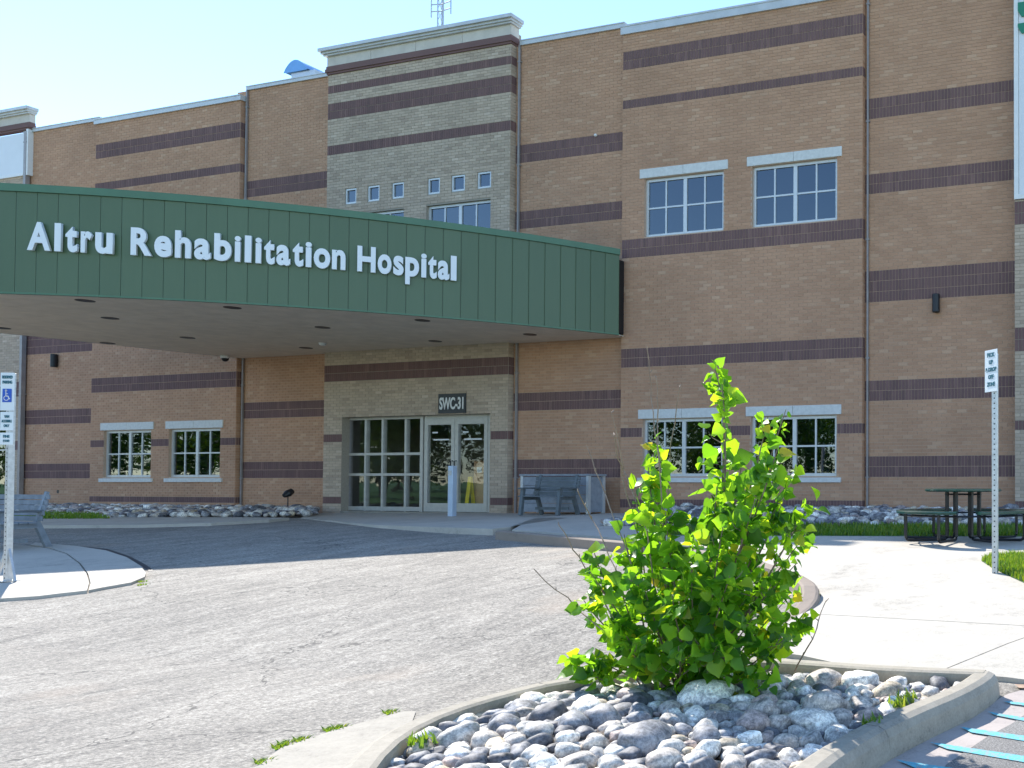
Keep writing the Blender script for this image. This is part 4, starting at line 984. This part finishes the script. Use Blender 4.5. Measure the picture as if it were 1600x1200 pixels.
def blades(name, poly, n_, h, label=None, off=.0, wd=.006, lean=.5, m='grass', kind='stuff', zf=None):
    xs = [p[0] for p in poly]; ys = [p[1] for p in poly]; mb = MB(); g = random.Random(len(poly)*n_); c = 0
    while c < n_:
        p = (g.uniform(min(xs), max(xs)), g.uniform(min(ys), max(ys)))
        if not inside(p, poly): continue
        c += 1; a = g.uniform(0, 6.28); hh_ = h*g.uniform(.5, 1.2); l = g.uniform(0, lean)*hh_; b = g.uniform(0, 6.28); z = (zf(p) if zf else G(p[1]))+off
        dx, dy = math.cos(a)*wd, math.sin(a)*wd; ex, ey = math.cos(b)*l, math.sin(b)*l
        mb.add([(p[0]-dx, p[1]-dy, z), (p[0]+dx, p[1]+dy, z), (p[0]+dx*.6+ex*.4, p[1]+dy*.6+ey*.4, z+hh_*.6), (p[0]-dx*.6+ex*.4, p[1]-dy*.6+ey*.4, z+hh_*.6), (p[0]+ex, p[1]+ey, z+hh_)], [(0, 1, 2, 3), (3, 2, 4)])
    o = obj(name, mb, M[m]); o['kind'] = kind
    return o
gs = [(g1_.x, g1_.y+.01), (6, g2_.y+gk*(6-g2_.x)+.01), (6, rl(6)-.02), (g1_.x-.08, rl(g1_.x)-.02)]
sheet('lawn_strip', gs, .10, M['lawn']); blades('grass', gs, 16000, .10, off=.09, wd=.012)
gl_ = [tuple(onG(x, y, .1)[:2]) for x, y in ((-60,807),(60,807.3),(172,807),(150,802),(60,800),(-60,799))]; sheet('lawn_strip', gl_, .03, M['lawn']); blades('grass', gl_, 3500, .12, off=.02, wd=.014)
gr = [tuple(onG(x, y, .07)[:2]) for x, y in ((1533,879),(1545,872),(1600,868),(1700,866),(1700,945),(1600,907),(1552,889))]
sheet('lawn_strip', gr, lambda co: plz(co)+.006, M['lawn']); blades('grass', gr, 9000, .085, off=.06, wd=.007)
# weeds in joints
def weeds(pts, dz, n_, h, spread, wd=.008):
    for (x, y) in pts:
        p = onG(x, y, dz); poly = [(p.x-spread, p.y-spread), (p.x+spread, p.y-spread), (p.x+spread, p.y+spread), (p.x-spread, p.y+spread)]
        yield poly
mbw = []
for sets, dz, n_, h, spd in (([(410,1192),(436,1168),(445,1163),(470,1157),(515,1141),(530,1138),(608,1114)], 0, 60, .05, .035), ([(222,905),(221,910)], .03, 40, .06, .03), ([(1281,930),(1270,943),(1258,948),(1282,922)], .05, 60, .07, .05)):
    for pl_ in weeds([(x, y) for x, y in sets], dz, n_, h, spd): blades('weeds', pl_, n_//2, h*.42, off=.0, wd=.006, lean=1.8)
for (x, y) in ((1418,1080),(1404,1088),(1365,1118),(660,1146)):
    p = onZ(x, y, .17); pl_ = [(p.x-.05, p.y-.05), (p.x+.05, p.y-.05), (p.x+.05, p.y+.05), (p.x-.05, p.y+.05)]; blades('weeds', pl_, 28, .06, off=.0, wd=.008, lean=1.2, zf=lambda q: .12)

# ---------------------------------------------------------------- poplar sapling
BX = onZ(1072, 1080, .10); bush = thing('poplar_sapling', 'bushy bright green poplar sapling with many stems growing among the rocks', 'sapling', tuple(BX))
RX = RT.copy(); DF = Vector((-s_, c_, 0)); BD = BX.copy(); BD.z -= CZ; bd = BD.dot(FW)
def BP(px, py, dep=0.):                       # a point of the plant from its outline, at its own distance
    d = bd+dep; return Vector((0, 0, CZ))+ray(px, py)*d-BX
br = random.Random(21)
def leaf_mesh(seed):
    g = random.Random(seed); mb = MB(); L_ = 1.; rows = [(.03, .0), (.0, .22), (.07, .42), (.22, .53), (.42, .49), (.62, .33), (.80, .16), (.92, .06), (1, 0)]; cur = g.uniform(.1, .5); fold = g.uniform(.1, .45); tw = g.uniform(-.3, .3)
    for t, hw_ in rows:
        z = -cur*t*t*.5
        for sgn_ in (-1, 0, 1): mb.v.append((sgn_*hw_*(1+.08*g.uniform(-1, 1)), t, z+abs(sgn_)*hw_*fold+sgn_*tw*t*.25+g.uniform(-.02, .02)))
    for i in range(len(rows)-1):
        o = i*3; mb.f += [(o, o+1, o+4, o+3), (o+1, o+2, o+5, o+4)]
    return mesh('leaf', mb.v, mb.f, M['leaf'], True)
LM = [leaf_mesh(i) for i in range(6)]; LA = [mesh_arrays(m_) for m_ in LM]
leaves = []; 
def bez(a, b, c, n_): return [a*(1-t)**2+b*2*t*(1-t)+c*t*t for t in [i/n_ for i in range(n_+1)]]
def add_leaf(p, d, size, droop=.6):
    size *= .90*br.choice((.62, .8, 1., 1., 1.12))
    # leaf blade hangs from a petiole, faces every way
    o = Vector((br.gauss(0, 1), br.gauss(0, 1), br.gauss(0, .6))); dirv = (d*.5+o.normalized()*.9+Vector((0, 0, -droop*br.random()))).normalized()
    pet = p+dirv*size*br.uniform(.25, .6)
    up = Vector((br.gauss(0, 1), br.gauss(0, 1), br.gauss(.5, .8))); xa = dirv.cross(up).normalized(); za = xa.cross(dirv).normalized()
    leaves.append((pet, xa, dirv, za, size))
    return pet
stems = [  # tip px, tip py, depth, ctrl px offset, base leaf start, leaf size, side twig count
 (1118,578,.05, (1165,760), .25, .085, 18), (1128,600,-.1, (1150,800), .2, .08, 14), (1020,688,.1, (1030,860), .3, .085, 13), (1013,730,0, (1025,900), .3, .08, 9),
 (1228,640,.2, (1165,830), .3, .075, 14), (1200,650,-.1, (1160,850), .3, .075, 14), (1240,730,.1, (1180,870), .25, .075, 16), (1266,785,-.2, (1200,900), .3, .075, 16), (1262,830,.3, (1190,930), .3, .075, 14),
 (1245,880,-.3, (1170,960), .3, .075, 12), (1262,960,.1, (1180,1030), .55, .085, 7), (1225,1000,-.3, (1160,1050), .3, .08, 9), (1205,1045,-.45, (1150,1075), .25, .08, 10),
 (1160,720,.3, (1130,880), .2, .08, 18), (1120,760,-.3, (1110,900), .2, .08, 18), (1180,780,-.35, (1140,920), .2, .08, 18), (1085,800,.3, (1080,920), .2, .08, 15), (1040,800,-.2, (1050,930), .25, .08, 15),
 (1005,800,.15, (1010,940), .3, .075, 14), (975,835,-.1, (1000,960), .3, .075, 12), (928,862,.05, (960,970), .35, .08, 10), (920,890,-.25, (980,980), .35, .075, 10), (912,938,.1, (960,1010), .4, .08, 9),
 (955,960,-.35, (1000,1030), .3, .08, 10), (980,1010,-.4, (1010,1050), .2, .085, 9), (893,1034,-.2, (960,1085), .62, .085, 7), (935,1030,-.1, (985,1065), .75, .075, 4), (1080,880,-.45, (1080,980), .1, .085, 16), (1140,900,-.5, (1110,1000), .1, .085, 16),
 (1100,960,.4, (1090,1020), .1, .085, 14), (1050,930,-.5, (1060,1010), .1, .085, 14), (1180,960,-.5, (1130,1030), .15, .085, 12), (1120,1010,-.55, (1100,1050), .05, .085, 12), (1060,1010,-.55, (1065,1050), .05, .085, 12), (1215,700,-.3, (1175,850), .25, .085, 16), (1190,800,.4, (1150,930), .2, .085, 16), (1225,780,.1, (1175,900), .2, .085, 16), (1130,820,-.45, (1110,940), .2, .085, 14), (1060,860,.1, (1070,960), .2, .085, 14), (1000,900,-.35, (1030,990), .2, .085, 12), (1235,930,.2, (1170,1000), .3, .085, 10), (1150,850,.4, (1110,980), .1, .08, 16)]
for tx, ty, dp, (qx, qy), t0, ls, ns in stems:
    b0 = BP(1072+br.uniform(-35, 40), 1078+br.uniform(-8, 4), dp*.25); b0.z = -.03; p2 = BP(tx, ty, dp); p1 = BP(qx, qy, dp*.7)
    path = bez(b0, p1, p2, 12); L_ = (p2-b0).length
    r0 = .006+.006*L_/2
    obj('stem', MB().tube(path, [r0*(1-.75*i/12) for i in range(13)], 6), M['bark'], bush)
    tip = path[-1]-path[-3]; tip.normalize()
    nl = int(11*L_/1.2)+6
    for i in range(nl):
        t = t0+(1-t0)*(i+br.random())/nl; k = min(11.99, t*12); i0 = int(k); p = path[i0].lerp(path[i0+1], k-i0); add_leaf(p, tip*.3, ls*br.uniform(.8, 1.4)*(1.1-.2*t))
    for _ in range(15 if ty < 610 or tx < 1050 else 7): add_leaf(path[-1]-tip*br.uniform(0, .17), tip*.5, ls*br.uniform(.6, 1.2))
    for _ in range(int(ns*.9)):
        t = t0+(.96-t0)*br.random(); k = t*12; i0 = int(min(11, k)); p = path[i0].lerp(path[i0+1], k-i0); d = (tip*.5+Vector((br.gauss(0, 1), br.gauss(0, 1), br.gauss(.2, .6))).normalized()).normalized()
        ln = br.uniform(.05, .18)*(1.15-.75*t); q = p+d*ln; q2 = q+(d*.7+Vector((0, 0, .5))).normalized()*ln*.5
        obj('twig', MB().tube([p, q, q2], [.0035, .0025, .001], 5, False), M['bark'], bush) if br.random() < .35 else None
        for j in range(br.randint(3, 5)):
            f_ = br.random(); add_leaf(p.lerp(q2, .25+.75*f_), d*.4, ls*br.uniform(.7, 1.3))
# bare dead shoots
for pts in ([(1040,1070),(1040,900),(1030,720),(1018,620),(1011,545)], [(1030,740),(1026,660),(1025,590)], [(1045,1060),(1040,860),(1045,720),(1062,605)], [(1040,1070),(1010,830),(975,735),(955,645)], [(1035,1075),(1000,850),(970,745),(960,680)], [(1030,1075),(985,870),(945,770),(918,700)], [(1020,1075),(960,890),(925,810),(903,768)], [(1010,1075),(945,940),(905,870),(873,820)], [(1005,1075),(960,1000),(900,950),(838,893)], [(1240,1050),(1268,1000),(1290,940)]):
    pw = [BP(x, y, .15*math.sin(x)) for x, y in pts]; pw[0].z = max(0, pw[0].z) if len(pts) > 3 else pw[0].z; f2 = []
    for i in range(len(pw)-1):
        for j in range(4): f2.append(pw[i].lerp(pw[i+1], j/4)+Vector((br.gauss(0, .003),)*3))
    f2.append(pw[-1]); n_ = len(f2); mb = MB().tube(f2, [.005*(1-.5*i/n_) for i in range(n_)], 6)
    for i in range(2, n_, 2):
        e = f2[i]; mb.tube([e, e+Vector((br.gauss(0, .012), br.gauss(0, .012), .016))], [.004, .002], 5)
    obj('bare_twig', mb, M['twig'], bush)
print('leaves', len(leaves))
leaves.sort(key=lambda l: -l[4]/( (l[0]+BX-Vector((0,0,CZ))).dot(FW)))
for i, (p, xa, ya, za, s) in enumerate(leaves[:300]):
    o = bpy.data.objects.new('leaf', LM[i % 6]); C.objects.link(o); o.parent = bush
    o.matrix_local = Matrix.Translation(p) @ Matrix((xa*s, ya*s, za*s)).transposed().to_4x4()
V = []; Fc = []; off = 0
for i, (p, xa, ya, za, s) in enumerate(leaves[300:]):
    v, f = LA[i % 6]; R = np.array([list(xa*s), list(ya*s), list(za*s)]); V.append(v @ R+np.array(p)); Fc += [tuple(k+off for k in q_) for q_ in f]; off += len(v)
obj('leaves', mesh('leaves', np.vstack(V), Fc, M['leaf'], True), parent=bush, kind='stuff')

# ---------------------------------------------------------------- what the glass reflects: lawn and trees across the street
sheet('lawn', [(-200, -7.9), (60, -7.9), (60, -120), (-200, -120)], .03, M['lawn'])
tr = random.Random(5)
def tree_meshes(seed):
    g = random.Random(seed); V = []; Fq = []
    cl = [(Vector((g.gauss(0, 1.7), g.gauss(0, 1.7), g.uniform(1.8, 7.6))), g.uniform(.9, 1.8)) for _ in range(34)]
    for c0, r0 in cl:
        for _ in range(170):
            d = Vector((g.gauss(0, 1), g.gauss(0, 1), g.gauss(0, 1))).normalized()*r0*g.uniform(.55, 1); p = c0+d; a = Vector((g.gauss(0, 1), g.gauss(0, 1), g.gauss(0, 1))).normalized(); b = a.cross(Vector((g.gauss(0, 1), g.gauss(0, 1), 1))).normalized(); s = g.uniform(.10, .2); k = len(V)
            V += [p-a*s, p+b*s*.6, p+a*s, p-b*s*.6]; Fq.append((k, k+1, k+2, k+3))
    crown = mesh('crown', V, Fq, M['tree_leaf']); mb = MB().tube([(0,0,0), (.1,0,2.), (0,.1,5.5)], [.25, .18, .08], 8)
    for _ in range(6): a = g.uniform(0, 6.28); z = g.uniform(2, 4.5); mb.tube([(0,0,z), (math.cos(a)*1.6, math.sin(a)*1.6, z+1.6)], [.09, .03], 5)
    return crown, mesh('trunk', mb.v, mb.f, M['bark'])
TM = [tree_meshes(1), tree_meshes(2)]
for k, (x, y, sz) in enumerate(((-34, -22, .7), (-41, -17, 1.0), (-48, -21, 1.1), (-55, -16, 1.15), (-62, -20, 1.1), (-69, -15, 1.2), (-77, -18, 1.2), (-86, -14, 1.2), (-95, -17, 1.3), (-104, -13, 1.3), (-116, -18, 1.4), (-40, -44, 1.3), (-52, -48, 1.4), (-64, -44, 1.3), (-77, -50, 1.5), (-90, -45, 1.4), (-103, -50, 1.5), (-117, -44, 1.5), (-131, -40, 1.6), (-46, -62, 1.6), (-85, -66, 1.7), (-112, -66, 1.7))):
    t = thing('broadleaf_tree', 'leafy green tree on the lawn across the drive, seen reflected in the glass', 'tree', (x, y, 0), k*1.3, 'trees reflected in the windows'); t.scale = (sz,)*3
    for nm, me in (('crown', TM[k % 2][0]), ('trunk', TM[k % 2][1])):
        o = bpy.data.objects.new(nm, me); C.objects.link(o); o.parent = t
